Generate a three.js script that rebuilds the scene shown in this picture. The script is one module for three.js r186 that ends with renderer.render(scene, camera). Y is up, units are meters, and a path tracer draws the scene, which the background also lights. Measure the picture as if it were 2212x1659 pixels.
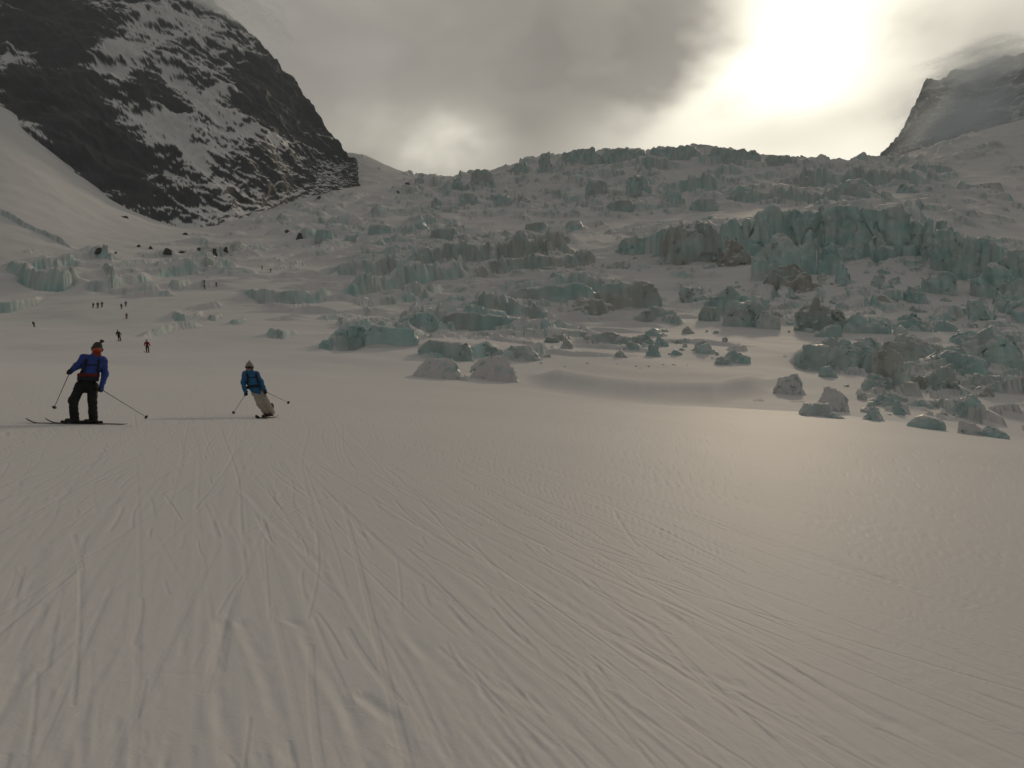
import * as THREE from 'three';

// ---------------------------------------------------------------- camera, sky, sun, exposure
const scene = new THREE.Scene();
const W = 1024, H = 768;
const camera = new THREE.PerspectiveCamera(2 * Math.atan(829.5 / 1954) * 180 / Math.PI, W / H, 0.1, 20000);
const PITCH = 5 * Math.PI / 180, EYE = new THREE.Vector3(0, 1.6, 0);
camera.position.copy(EYE);
camera.lookAt(0, EYE.y + Math.sin(PITCH), -Math.cos(PITCH));
const renderer = new THREE.WebGLRenderer({ antialias: true });
renderer.setSize(W, H);
renderer.toneMapping = THREE.LinearToneMapping;
renderer.toneMappingExposure = 0.93;
renderer.shadowMap.enabled = true;

// direction of a spot given on a 2212 x 1659 drawing of the view
const CP = Math.cos(PITCH), SP = Math.sin(PITCH), FOC = 1954;
function ray(u, v) {
  const a = (u - 1106) / FOC, b = (829.5 - v) / FOC;
  return new THREE.Vector3(a, SP + b * CP, -(CP - b * SP)).normalize();
}
const DEG = 180 / Math.PI;
const azel = (u, v) => { const d = ray(u, v); return [Math.atan2(d.x, -d.z) * DEG, Math.asin(d.y) * DEG]; };

// seeded noise
let seedState = 12345;
const rnd = () => { seedState = (seedState * 1664525 + 1013904223) >>> 0; return seedState / 4294967296; };
const PERM = new Uint8Array(512);
{ const p = [...Array(256).keys()]; for (let i = 255; i > 0; i--) { const j = Math.floor(rnd() * (i + 1)); [p[i], p[j]] = [p[j], p[i]]; } for (let i = 0; i < 512; i++) PERM[i] = p[i & 255]; }
function grad(h, x, y, z) {
  const k = h & 15, u = k < 8 ? x : y, v = k < 4 ? y : k === 12 || k === 14 ? x : z;
  return ((k & 1) ? -u : u) + ((k & 2) ? -v : v);
}
function noise(x, y, z = 0) {
  const fx = Math.floor(x), fy = Math.floor(y), fz = Math.floor(z), X = fx & 255, Y = fy & 255, Z = fz & 255;
  x -= fx; y -= fy; z -= fz;
  const u = x * x * x * (x * (x * 6 - 15) + 10), v = y * y * y * (y * (y * 6 - 15) + 10), w = z * z * z * (z * (z * 6 - 15) + 10);
  const A = PERM[X] + Y, AA = PERM[A] + Z, AB = PERM[A + 1] + Z, B = PERM[X + 1] + Y, BA = PERM[B] + Z, BB = PERM[B + 1] + Z;
  const l = (a, b, t) => a + (b - a) * t;
  return l(l(l(grad(PERM[AA], x, y, z), grad(PERM[BA], x - 1, y, z), u), l(grad(PERM[AB], x, y - 1, z), grad(PERM[BB], x - 1, y - 1, z), u), v),
    l(l(grad(PERM[AA + 1], x, y, z - 1), grad(PERM[BA + 1], x - 1, y, z - 1), u), l(grad(PERM[AB + 1], x, y - 1, z - 1), grad(PERM[BB + 1], x - 1, y - 1, z - 1), u), v), w);
}
function fbm(x, y, z, n) { let s = 0, a = 0.5; for (let i = 0; i < n; i++) { s += a * noise(x, y, z); x = x * 2.03 + 7.1; y = y * 2.03 + 3.7; z = z * 2.03 + 1.3; a *= 0.5; } return s; }
function ridged(x, y, z, n) { let s = 0, a = 0.5; for (let i = 0; i < n; i++) { s += a * (1 - 2 * Math.abs(noise(x, y, z))); x = x * 2.03 + 7.1; y = y * 2.03 + 3.7; z = z * 2.03 + 1.3; a *= 0.5; } return s; }
const clamp = THREE.MathUtils.clamp, lerp = THREE.MathUtils.lerp;
const sstep = (a, b, x) => { const t = clamp((x - a) / (b - a), 0, 1); return t * t * (3 - 2 * t); };
const hash2 = (i, j) => { let h = Math.imul(i, 374761393) ^ Math.imul(j, 668265263); h = Math.imul(h ^ (h >>> 13), 1274126177); return ((h ^ (h >>> 16)) >>> 0) / 4294967296; };

// overcast sky, brightest where the cloud is thin in front of the sun
const SUN = ray(1715, 140);
{
  const SW = 2560, SH = 1280, data = new Float32Array(SW * SH * 4);
  const edge = [[1640, -420], [1560, -150], [1545, 0], [1505, 100], [1400, 180], [1325, 262], [1262, 330], [1200, 430]].map(([u, v]) => azel(u, v));
  const spots = [[880, 325, 7.5, 2.2, -0.6], [1000, 262, 4.0, 1.8, -0.25], [980, 48, 0.8, 0.9, -0.2], [760, -25, 3.5, 1.2, -0.28], [1130, 290, 1.3, 2.4, 0.14],
    [1592, 92, 0.9, 0.8, 0.16], [1690, 140, 1.1, 0.9, 0.08], [1690, 300, 4.2, 1.2, 0.34], [1500, 205, 1.5, .8, 0.08], [1960, 215, 3.0, 1.8, 0.34], [2140, 120, 3.6, 2.0, 0.35], [2090, 55, 5, 1.6, .16], [1950, 20, 4, 2, .1], [1800, 250, 2.5, 0.9, 0.16], [1250, 120, 8, 3, 0.14], [640, 20, 5, 2.5, 0.1]]
    .map(([u, v, a, b, k]) => [...azel(u, v), a, b, k]);
  const heavy = azel(1290, 95);
  for (let row = 0; row < SH; row++) {
    const up = ((row + 0.5) / SH - 0.5) * Math.PI, el = up * DEG, cy = Math.cos(up), y = Math.sin(up);
    for (let col = 0; col < SW; col++) {
      const o = (row * SW + col) * 4, round = ((col + 0.5) / SW - 0.5) * 2 * Math.PI, x = Math.cos(round) * cy, z = Math.sin(round) * cy;
      const az = Math.atan2(x, -z) * DEG, ang = Math.acos(clamp(x * SUN.x + y * SUN.y + z * SUN.z, -1, 1)) * DEG;
      if (el < -4) { data[o] = 0.13; data[o + 1] = 0.125; data[o + 2] = 0.12; data[o + 3] = 1; continue; }
      const pk = 2.2 / (Math.max(y, 0) + 0.5), px = x * pk, pz = z * pk, wx = noise(px * 1.1, pz * 1.1, 3), wz = noise(px * 1.1, pz * 1.1, 9);
      const n1 = fbm(px * 0.9 + 0.5 * wx, pz * 0.9 + 0.5 * wz, 4, 5), n2 = fbm(px * 3.2 + 1.1 * wx, pz * 3.2 + 1.1 * wz, 1, 5);
      // side of the cloud edge
      let side = 0;
      if (el > edge[edge.length - 1][1] - 2) {
        let e = edge[0][0];
        for (let i = 0; i + 1 < edge.length; i++) if (el <= edge[i][1] && el >= edge[i + 1][1]) e = lerp(edge[i + 1][0], edge[i][0], (el - edge[i + 1][1]) / (edge[i][1] - edge[i + 1][1]));
        if (el < edge[edge.length - 1][1]) e = edge[edge.length - 1][0];
        side = e - az + n1 * 5 + n2 * 6;
      }
      let thick = sstep(-4.5, 2.4, side) * 0.86;
      thick = Math.max(thick, sstep(24, 52, ang + n1 * 16) * 0.9);           // the gap is local, the rest of the sky is closed
      thick += 0.20 * Math.max(0, n1 * 1.6 + n2 * 1.1 + 0.2) + 0.42 * n2 * sstep(2, 12, ang) + 0.04 * sstep(6, 16, ang);
      thick = clamp(thick, 0.0, 1);
      for (const s of spots) { const q = ((az - s[0]) / s[2]) ** 2 + ((el - s[1]) / s[3]) ** 2; if (q < 9) thick += s[4] * Math.exp(-q) * (1 + n2 * 1.4); }
      thick = clamp(thick, 0.0, 1);
      const thin = (0.84 + 1.1 * Math.exp(-((ang / 7) ** 2)) + 0.65 * Math.exp(-((ang / 15) ** 2))) * (1 + 0.75 * n2 + 0.3 * n1);
      const dense0 = 0.17 + 0.44 * Math.exp(-((ang / 38) ** 2)) + (0.06 + 0.26 * Math.exp(-((ang / 34) ** 2))) * (n1 + 0.9 * n2), warm = Math.exp(-((ang / 40) ** 2));
      const k = Math.pow(thick, 0.75), bq = ((az - heavy[0]) / 12) ** 2 + ((el - heavy[1]) / 5.5) ** 2, bulk = 1 - 0.34 * Math.exp(-bq) * (1 + n2);
      const dense = dense0 * bulk; data[o] = lerp(thin, dense, k); data[o + 1] = lerp(thin * 0.95, dense * (0.95 - 0.038 * warm), k); data[o + 2] = lerp(thin * 0.79, dense * (0.90 - 0.11 * warm), k); data[o + 3] = 1;
    }
  }
  const sky = new THREE.DataTexture(data, SW, SH, THREE.RGBAFormat, THREE.FloatType);
  sky.mapping = THREE.EquirectangularReflectionMapping; sky.magFilter = sky.minFilter = THREE.LinearFilter; sky.needsUpdate = true;
  scene.background = sky; scene.environment = sky;
}
const sun = new THREE.DirectionalLight(new THREE.Color(1, 0.80, 0.57), 1.2);
sun.name = 'sun'; sun.position.copy(SUN).multiplyScalar(1500); sun.target.position.set(0, 0, -200);
sun.position.add(sun.target.position);
sun.castShadow = true; sun.shadow.radius = 7; sun.shadow.mapSize.set(4096, 4096);
Object.assign(sun.shadow.camera, { left: -500, right: 500, top: 400, bottom: -400, near: 1, far: 4000 });
scene.add(sun, sun.target);
scene.fog = new THREE.FogExp2(new THREE.Color(0.78, 0.90, 1.0), 0.00016);

// ---------------------------------------------------------------- object helpers
const taken = new Map();
function numbered(name) { const n = taken.get(name) ?? 0; taken.set(name, n + 1); return n ? name + '_' + String(n).padStart(3, '0') : name; }
function shadows(o) { o.castShadow = o.receiveShadow = true; return o; }
function part(name, geometry, material, parent) { const m = shadows(new THREE.Mesh(geometry, material)); m.name = name; parent.add(m); return m; }
function single(name, geometry, material) { const m = shadows(new THREE.Mesh(geometry, material)); m.name = numbered(name); scene.add(m); return m; }
function group(name) { const g = new THREE.Group(); g.name = numbered(name); scene.add(g); return g; }
function tag(o, label, category, grp) { o.userData.label = label; o.userData.category = category; if (grp) o.userData.group = grp; return o; }
function structure(o, label) { o.userData.kind = 'structure'; if (label) o.userData.label = label; return o; }

// closed surface of a distance field on a grid (surface nets)
function nets(field, lo, hi, n) {
  const [nx, ny, nz] = n, sx = (hi[0] - lo[0]) / (nx - 1), sy = (hi[1] - lo[1]) / (ny - 1), sz = (hi[2] - lo[2]) / (nz - 1);
  const val = new Float32Array(nx * ny * nz), id = (i, j, k) => (k * ny + j) * nx + i;
  for (let k = 0; k < nz; k++) for (let j = 0; j < ny; j++) for (let i = 0; i < nx; i++) {
    const rim = i === 0 || j === 0 || k === 0 || i === nx - 1 || j === ny - 1 || k === nz - 1;
    const d = field(lo[0] + i * sx, lo[1] + j * sy, lo[2] + k * sz);
    val[id(i, j, k)] = rim ? Math.max(d, 1e-4) : d;
  }
  const cell = new Int32Array(nx * ny * nz).fill(-1), pos = [];
  const C = [[0, 0, 0], [1, 0, 0], [0, 1, 0], [1, 1, 0], [0, 0, 1], [1, 0, 1], [0, 1, 1], [1, 1, 1]], E = [];
  for (let a = 0; a < 8; a++) for (let b = a + 1; b < 8; b++) if (Math.abs(C[a][0] - C[b][0]) + Math.abs(C[a][1] - C[b][1]) + Math.abs(C[a][2] - C[b][2]) === 1) E.push([a, b]);
  for (let k = 0; k < nz - 1; k++) for (let j = 0; j < ny - 1; j++) for (let i = 0; i < nx - 1; i++) {
    const v = C.map((c) => val[id(i + c[0], j + c[1], k + c[2])]);
    let x = 0, y = 0, z = 0, m = 0;
    for (const [a, b] of E) if ((v[a] < 0) !== (v[b] < 0)) { const t = v[a] / (v[a] - v[b]); x += lerp(C[a][0], C[b][0], t); y += lerp(C[a][1], C[b][1], t); z += lerp(C[a][2], C[b][2], t); m++; }
    if (m) { cell[id(i, j, k)] = pos.length / 3; pos.push(lo[0] + (i + x / m) * sx, lo[1] + (j + y / m) * sy, lo[2] + (k + z / m) * sz); }
  }
  const index = [];
  const quad = (a, b, c, d, flip) => { if (a < 0 || b < 0 || c < 0 || d < 0) return; flip ? index.push(a, c, b, a, d, c) : index.push(a, b, c, a, c, d); };
  for (let k = 0; k < nz - 1; k++) for (let j = 0; j < ny - 1; j++) for (let i = 0; i < nx - 1; i++) {
    const s = val[id(i, j, k)] < 0;
    if (j && k && s !== val[id(i + 1, j, k)] < 0) quad(cell[id(i, j - 1, k - 1)], cell[id(i, j, k - 1)], cell[id(i, j, k)], cell[id(i, j - 1, k)], !s);
    if (i && k && s !== val[id(i, j + 1, k)] < 0) quad(cell[id(i - 1, j, k - 1)], cell[id(i - 1, j, k)], cell[id(i, j, k)], cell[id(i, j, k - 1)], !s);
    if (i && j && s !== val[id(i, j, k + 1)] < 0) quad(cell[id(i - 1, j - 1, k)], cell[id(i, j - 1, k)], cell[id(i, j, k)], cell[id(i - 1, j, k)], !s);
  }
  const g = new THREE.BufferGeometry();
  g.setAttribute('position', new THREE.Float32BufferAttribute(pos, 3)); g.setIndex(index); g.computeVertexNormals();
  return g;
}

// ---------------------------------------------------------------- terrain
const far = (f) => (f <= 140 ? f : 140 + (f - 140) * 1.45);
const plane = (x, f) => 0.093 * f - 0.075 * x;
const profile = {
  '-500': [[720, 130], [690, 185], [640, 260], [580, 320], [480, 400], [330, 520], [200, 650], [80, 900], [150, 1400]],
  0: [[765, 110], [735, 143], [712, 175], [690, 205], [655, 240], [600, 290], [575, 310], [500, 370], [430, 430], [330, 520], [230, 620], [100, 900]],
  200: [[762, 115], [736, 143], [705, 185], [665, 217], [630, 260], [590, 300], [560, 340], [530, 390], [480, 470], [400, 600], [330, 760], [200, 1000]],
  400: [[765, 115], [710, 172], [660, 220], [620, 270], [580, 330], [545, 395], [515, 480], [490, 590], [450, 750], [400, 1000]],
  600: [[775, 112], [715, 165], [670, 210], [620, 265], [580, 340], [545, 410], [510, 500], [460, 640], [430, 800], [400, 1000]],
  775: [[785, 110], [740, 145], [690, 195], [640, 255], [590, 320], [550, 390], [510, 500], [460, 640], [410, 830], [328, 1120], [350, 1350]],
  850: [[367, 1160], [400, 1400]], 920: [[398, 1200], [430, 1450]],
  950: [[800, 108], [750, 140], [705, 190], [650, 250], [600, 310], [560, 370], [520, 480], [470, 650], [430, 850], [400, 1200], [430, 1500]],
  1106: [[825, 105], [770, 135], [710, 190], [660, 240], [600, 310], [560, 370], [530, 440], [510, 520], [480, 600], [430, 800], [390, 1000], [356, 1200], [390, 1500]],
  1300: [[846, 102], [800, 125], [740, 165], [700, 205], [660, 245], [610, 300], [560, 370], [512, 460], [503, 520], [440, 750], [380, 1000], [333, 1250], [370, 1500]],
  1500: [[860, 98], [815, 122], [750, 160], [700, 205], [640, 260], [590, 310], [540, 370], [500, 450], [485, 520], [440, 720], [380, 950], [324, 1250], [370, 1500]],
  1700: [[872, 92], [830, 118], [770, 155], [710, 200], [650, 245], [600, 285], [560, 325], [480, 430], [462, 540], [430, 700], [380, 950], [346, 1250], [390, 1500]],
  1870: [[888, 88], [845, 115], [780, 150], [720, 195], [650, 245], [590, 290], [540, 345], [465, 430], [440, 540], [410, 720], [380, 950], [358, 1250], [410, 1500]],
  2050: [[915, 84], [870, 110], [800, 145], [730, 190], [660, 240], [600, 280], [550, 330], [480, 420], [440, 540], [400, 720], [350, 950], [304, 1250], [320, 1500]],
  2212: [[945, 78], [905, 105], [830, 140], [760, 180], [690, 225], [640, 260], [590, 310], [520, 400], [460, 540], [390, 740], [330, 950], [260, 1250], [270, 1500]],
  2700: [[1010, 78], [970, 105], [900, 140], [800, 185], [700, 240], [620, 300], [520, 400], [400, 550], [300, 800], [220, 1250], [240, 1500]],
};
const KA = 2.2;                                     // weight of the bearing against the log of the distance
const ctrl = [];
for (const u in profile) for (const [v, f0] of profile[u]) {
  const d = ray(+u, v), f = far(f0), k = f / -d.z, r = Math.hypot(d.x, d.z) * k;
  ctrl.push([Math.atan2(d.x, -d.z) * KA, Math.log(r), d.y * k / r]);
}
for (const a of [-52, -35, -20, -8, 4, 16, 28, 40, 52]) for (const r of [5, 9, 15, 24, 38, 58]) {
  const az = a / DEG; ctrl.push([az * KA, Math.log(r), (plane(Math.sin(az) * r, Math.cos(az) * r) - 1.6) / r]);
}
const TPS = (() => {
  const n = ctrl.length, N = n + 3, M = [];
  const k = (a, b) => { const d2 = (a[0] - b[0]) ** 2 + (a[1] - b[1]) ** 2; return d2 > 1e-12 ? d2 * Math.log(d2) * 0.5 : 0; };
  for (let i = 0; i < N; i++) {
    const row = new Float64Array(N + 1);
    if (i < n) { for (let j = 0; j < n; j++) row[j] = k(ctrl[i], ctrl[j]); row[i] += 0.004; row[n] = 1; row[n + 1] = ctrl[i][0]; row[n + 2] = ctrl[i][1]; row[N] = ctrl[i][2]; }
    else for (let j = 0; j < n; j++) row[j] = i === n ? 1 : ctrl[j][i - n - 1];
    M.push(row);
  }
  for (let c = 0; c < N; c++) {
    let p = c; for (let r = c + 1; r < N; r++) if (Math.abs(M[r][c]) > Math.abs(M[p][c])) p = r;
    [M[c], M[p]] = [M[p], M[c]];
    for (let r = c + 1; r < N; r++) { const f = M[r][c] / M[c][c]; if (f) for (let j = c; j <= N; j++) M[r][j] -= f * M[c][j]; }
  }
  const w = new Float64Array(N);
  for (let c = N - 1; c >= 0; c--) { let s = M[c][N]; for (let j = c + 1; j < N; j++) s -= M[c][j] * w[j]; w[c] = s / M[c][c]; }
  const A0 = -56, A1 = 56, NA = 225, L0 = Math.log(4), L1 = Math.log(3000), NL = 240, grid = new Float32Array(NA * NL);
  for (let i = 0; i < NA; i++) for (let j = 0; j < NL; j++) {
    const q = [(A0 + (A1 - A0) * i / (NA - 1)) / DEG * KA, L0 + (L1 - L0) * j / (NL - 1)];
    let s = w[n] + w[n + 1] * q[0] + w[n + 2] * q[1];
    for (let m = 0; m < n; m++) s += w[m] * k(q, ctrl[m]);
    grid[i * NL + j] = s;
  }
  const cub = (a, b, c, d, t) => b + 0.5 * t * (c - a + t * (2 * a - 5 * b + 4 * c - d + t * (3 * (b - c) + d - a)));
  return (azDeg, lnr) => {
    const gx = clamp((azDeg - A0) / (A1 - A0) * (NA - 1), 1, NA - 2.001), gy = clamp((lnr - L0) / (L1 - L0) * (NL - 1), 1, NL - 2.001);
    const i = Math.floor(gx), j = Math.floor(gy), t = gx - i, s = gy - j, G = (a, b) => grid[(i + a) * NL + j + b];
    return cub(cub(G(-1, -1), G(-1, 0), G(-1, 1), G(-1, 2), s), cub(G(0, -1), G(0, 0), G(0, 1), G(0, 2), s), cub(G(1, -1), G(1, 0), G(1, 1), G(1, 2), s), cub(G(2, -1), G(2, 0), G(2, 1), G(2, 2), s), t);
  };
})();
// height of the bare slope at bearing az (degrees) and distance r
function baseT(az, r) {
  const c = clamp(az, -54, 54), side = sstep(54, 115, Math.abs(az));
  let t = TPS(c, Math.log(Math.max(r, 4.5)));
  return lerp(t, -0.10 + 0.04 * Math.cos(az / DEG * 3), side * sstep(10, 40, r));
}
function baseY(az, r) {
  const a = az / DEG, p = plane(Math.sin(a) * r, Math.cos(a) * r), k = sstep(7, 14, r);
  return k === 0 ? p : lerp(p, 1.6 + r * baseT(az, r), k);
}
function pickWith(height, u, v, r0 = 4) {
  const d = ray(u, v), h = Math.hypot(d.x, d.z), az = Math.atan2(d.x, -d.z) * DEG;
  let r = r0, last = r0;
  for (; r < 2800; last = r, r *= 1.004) if (1.6 + d.y / h * r < height(az, r)) break;
  let a = last, b = r;
  for (let i = 0; i < 20; i++) { const m = (a + b) / 2; (1.6 + d.y / h * m < height(az, m)) ? b = m : a = m; }
  return { az, r: b, x: Math.sin(az / DEG) * b, z: -Math.cos(az / DEG) * b, found: r < 2800 };
}

// snow banks and crevasse walls: foot line on the slope, height of the step, length of the shelf behind it
const scarps = [];
function scarp(points, hpx, o = {}) {   // points [u, v of the foot]
  const ps = points.map(([u, v]) => pickWith(baseY, u, v, 40)).filter((p) => p.found);
  if (ps.length < 2) return;
  const r = ps.reduce((s, p) => s + p.r, 0) / ps.length;
  scarps.push({ az: ps.map((p) => p.az), r: ps.map((p) => p.r), h: hpx / FOC * r * (o.k ?? 1.0), w: o.w ?? Math.max(0.7, 0.0018 * r, 0.32 * hpx / FOC * r), L: (o.L ?? 5) * hpx / FOC * r, rough: o.rough ?? 1, seed: scarps.length * 17.3, ice: o.ice ?? 1, dirt: o.dirt ?? 0, bowl: o.bowl ?? 0.35, even: o.even });
}
// left bands
scarp([[-60, 672], [20, 668], [70, 655], [95, 645]], 16);
scarp([[30, 600], [80, 617], [130, 620], [175, 608]], 24, { L: 4 });
scarp([[0, 585], [60, 590], [120, 580], [190, 566]], 14);
scarp([[175, 622], [225, 624], [280, 610], [330, 604]], 17);
scarp([[225, 633], [290, 632], [350, 626]], 14);
scarp([[255, 645], [320, 640], [380, 640]], 9);
scarp([[320, 602], [370, 592], [460, 584], [520, 578]], 20);
scarp([[330, 580], [400, 570], [470, 560]], 16);
scarp([[250, 578], [310, 570], [350, 566]], 12);
scarp([[300, 556], [350, 552], [390, 552]], 12, { dirt: 0.4 });
scarp([[420, 556], [480, 548], [540, 540]], 16, { dirt: 0.5 });
scarp([[365, 622], [385, 621], [410, 612]], 14);
scarp([[370, 683], [400, 688], [440, 680]], 16, { L: 8 });
scarp([[400, 668], [440, 664], [480, 660]], 9);
scarp([[448, 688], [465, 691], [480, 684]], 10);
scarp([[495, 699], [515, 699], [532, 692]], 9);
scarp([[300, 727], [340, 722], [385, 712], [440, 706]], 12, { L: 8 });
scarp([[572, 729], [610, 731], [645, 722]], 14);
scarp([[515, 630], [560, 648], [620, 652], [680, 650], [740, 640]], 25, { L: 4 });
scarp([[570, 662], [620, 664], [680, 660]], 9);
scarp([[690, 747], [720, 752], [760, 748], [800, 742], [860, 738], [905, 730]], 30, { L: 6 });
scarp([[680, 690], [760, 684], [830, 676]], 10);
scarp([[760, 662], [840, 656], [900, 650], [960, 640]], 16);
// middle bands
scarp([[740, 640], [800, 634], [880, 620], [960, 606], [1020, 596]], 40, { L: 3.4, dirt: 0.15 });
scarp([[700, 604], [770, 598], [860, 592], [930, 582], [1010, 574]], 34, { L: 3.4, dirt: 0.25 });
scarp([[860, 648], [900, 646], [960, 634]], 20);
scarp([[940, 580], [1030, 574], [1100, 566], [1180, 560], [1265, 556]], 38, { L: 3.2, dirt: 0.6 });
scarp([[1000, 608], [1080, 592], [1160, 582], [1240, 574], [1300, 566]], 30, { L: 3, dirt: 0.6 });
scarp([[960, 540], [1060, 530], [1180, 522], [1270, 520]], 14, { dirt: 0.6 });
scarp([[640, 560], [720, 552], [820, 546], [900, 544]], 9);
scarp([[860, 706], [930, 705], [1000, 704], [1125, 704]], 30, { L: 4, dirt: 0.1 });
scarp([[980, 680], [1050, 676], [1120, 682], [1200, 690]], 26, { L: 4, dirt: 0.25 });
scarp([[1170, 690], [1240, 686], [1300, 680]], 10);
scarp([[1090, 650], [1160, 648], [1230, 648], [1290, 646]], 28, { L: 4 });
scarp([[1180, 612], [1260, 604], [1330, 598]], 12, { dirt: 0.4 });
scarp([[1360, 690], [1420, 694], [1480, 700]], 16, { dirt: 0.2 });
scarp([[900, 768], [960, 770], [1020, 768], [1080, 762]], 26, { ice: 0.6, L: 5 });
scarp([[1080, 772], [1130, 775], [1180, 768]], 22, { ice: 0.5, L: 5 });
scarp([[960, 732], [1040, 732], [1110, 742], [1180, 752]], 9, { ice: 0.5 });
scarp([[1190, 745], [1260, 740], [1340, 742], [1420, 752]], 13, { ice: 0.7 });
scarp([[1160, 765], [1240, 770], [1330, 772], [1400, 766]], 7, { ice: 0.4 });
// the shaded hollow beside the piste and its rim
scarp([[1130, 826], [1200, 838], [1300, 852], [1420, 862], [1540, 866], [1640, 846], [1700, 832]], 46, { ice: 0, L: 5, w: 9, rough: 0.5, bowl: 0.1, even: 1 });
// upper icefall shelves
scarp([[1140, 498], [1200, 500], [1280, 498]], 18);
scarp([[1300, 506], [1380, 508], [1430, 506]], 10, { ice: 0.2 });
scarp([[1560, 432], [1680, 436], [1800, 440], [1900, 438]], 26);
scarp([[1700, 400], [1800, 404], [1920, 402], [2010, 412]], 30);
scarp([[1880, 380], [1980, 372], [2080, 380]], 16);
scarp([[1960, 430], [2040, 436], [2120, 440]], 12);
scarp([[1500, 390], [1600, 386], [1700, 384]], 18);
scarp([[1250, 372], [1360, 366], [1500, 362]], 16);
scarp([[1360, 460], [1480, 452], [1560, 446]], 16);
scarp([[1420, 418], [1480, 412], [1560, 414]], 22);
scarp([[950, 420], [1010, 414], [1090, 404]], 16);
scarp([[860, 490], [920, 486], [1000, 484]], 18);
scarp([[780, 470], [860, 462], [960, 456]], 14);
scarp([[640, 520], [700, 512], [760, 510]], 14);
scarp([[840, 524], [920, 520], [1000, 512]], 16);
// the plateau edge behind the broken ice wall and the shelves behind the ice banks
scarp([[1300, 548], [1380, 548], [1440, 556], [1550, 560], [1650, 545], [1720, 530], [1800, 526], [1870, 530], [1960, 550], [2050, 558], [2110, 600], [2205, 636], [2320, 680]], 78, { L: 4, w: 3, bowl: 0.05 });
scarp([[1080, 644], [1180, 642], [1292, 640], [1420, 648], [1460, 652]], 30, { L: 5 });
scarp([[700, 744], [760, 744], [900, 734], [930, 732]], 22, { L: 6 });
scarp([[1700, 780], [1760, 784], [1850, 790], [1920, 806], [1960, 812]], 34, { L: 5 });
// long crack on the snow slope at the left
scarp([[-100, 440], [0, 462], [60, 490], [120, 518], [165, 540]], 9, { L: 3 });

// broken ground: centre u, v, half sizes, strength
const rough = [[820, 480, 230, 55, 0.75], [1000, 430, 160, 45, 0.9], [1250, 420, 260, 70, 0.9], [1550, 400, 300, 70, 0.9], [1850, 400, 240, 60, 0.95], [2110, 390, 170, 80, 0.6], [600, 520, 160, 28, 0.5], [1100, 560, 260, 50, 0.75],
  [350, 570, 200, 30, 0.5], [1300, 600, 140, 40, 0.5], [1300, 335, 330, 30, 0.9], [2120, 490, 90, 25, 0.6], [1950, 540, 260, 60, 0.9], [1620, 630, 140, 60, 0.9], [1850, 660, 220, 70, 0.75], [2120, 680, 160, 100, 0.9], [1980, 780, 240, 60, 0.85], [1080, 690, 200, 40, 0.5], [1350, 750, 240, 30, 0.45], [1930, 870, 290, 60, 0.85], [1420, 580, 120, 40, 0.7]];
const bands = [[1000, 600, 340, 80, 1], [1150, 695, 330, 45, 0.8], [780, 490, 260, 60, 0.7], [280, 590, 300, 36, 0.8], [1250, 420, 320, 70, 0.6], [1800, 405, 320, 60, 0.6], [640, 650, 160, 50, 0.5], [820, 700, 150, 40, 0.6], [1350, 750, 240, 26, 0.6], [1400, 600, 150, 50, 0.7], [2080, 440, 160, 50, 0.6], [450, 540, 160, 24, 0.5]];
const smooth = [[1480, 596, 80, 14], [1480, 720, 130, 26], [1960, 612, 70, 16], [1690, 728, 130, 14], [2010, 715, 60, 12], [1650, 800, 120, 26], [2150, 870, 60, 20], [1300, 700, 120, 16], [1800, 838, 90, 14], [2120, 760, 40, 10], [2080, 660, 40, 14]];
function edgeV(u) { const E = [[-999, 999], [640, 780], [900, 800], [1300, 842], [1560, 862], [1700, 868], [1870, 884], [2050, 910], [2212, 940], [2800, 1000]]; let i = 0; while (i < 8 && u > E[i + 1][0]) i++; return lerp(E[i][1], E[i + 1][1], (u - E[i][0]) / (E[i + 1][0] - E[i][0])); }
const bandAt = (u, v) => { let s = 0; for (const b of bands) { const q = ((u - b[0]) / b[2]) ** 2 + ((v - b[1]) / b[3]) ** 2; if (q < 4) s = Math.max(s, b[4] * (1 - sstep(0.6, 1.9, Math.sqrt(q)))); } return s; };
function roughAt(u, v) { let s = 0; for (const b of rough) { const q = ((u - b[0]) / b[1 + 1]) ** 2 + ((v - b[1]) / b[3]) ** 2; if (q < 4) s = Math.max(s, b[4] * (1 - sstep(0.5, 1.9, Math.sqrt(q)))); } for (const b of smooth) { const q = ((u - b[0]) / b[2]) ** 2 + ((v - b[1]) / b[3]) ** 2; if (q < 3) s *= sstep(0.5, 1.7, Math.sqrt(q)); } return s; }
// blocks: each Voronoi cell a flat-topped block
function blocks(x, z, s, sx) {
  const px = x / (s * sx), pz = z / s, ix = Math.floor(px), iz = Math.floor(pz);
  let best = 9, second = 9, h = 0, slope = 0;
  for (let i = -1; i <= 1; i++) for (let j = -1; j <= 1; j++) {
    const a = hash2(ix + i, iz + j), b = hash2(ix + i + 977, iz + j - 331), dx = ix + i + a - px, dz = iz + j + b - pz, d = dx * dx + dz * dz;
    if (d < best) { second = best; best = d; const c = hash2(ix + i - 59, iz + j + 401); h = c; slope = (dx * (a - 0.5) + dz * (b - 0.5)) * 0.9; } else if (d < second) second = d;
  }
  const gap = Math.sqrt(second) - Math.sqrt(best);
  return (h + slope) * sstep(0.0, 0.18, gap);
}

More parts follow.
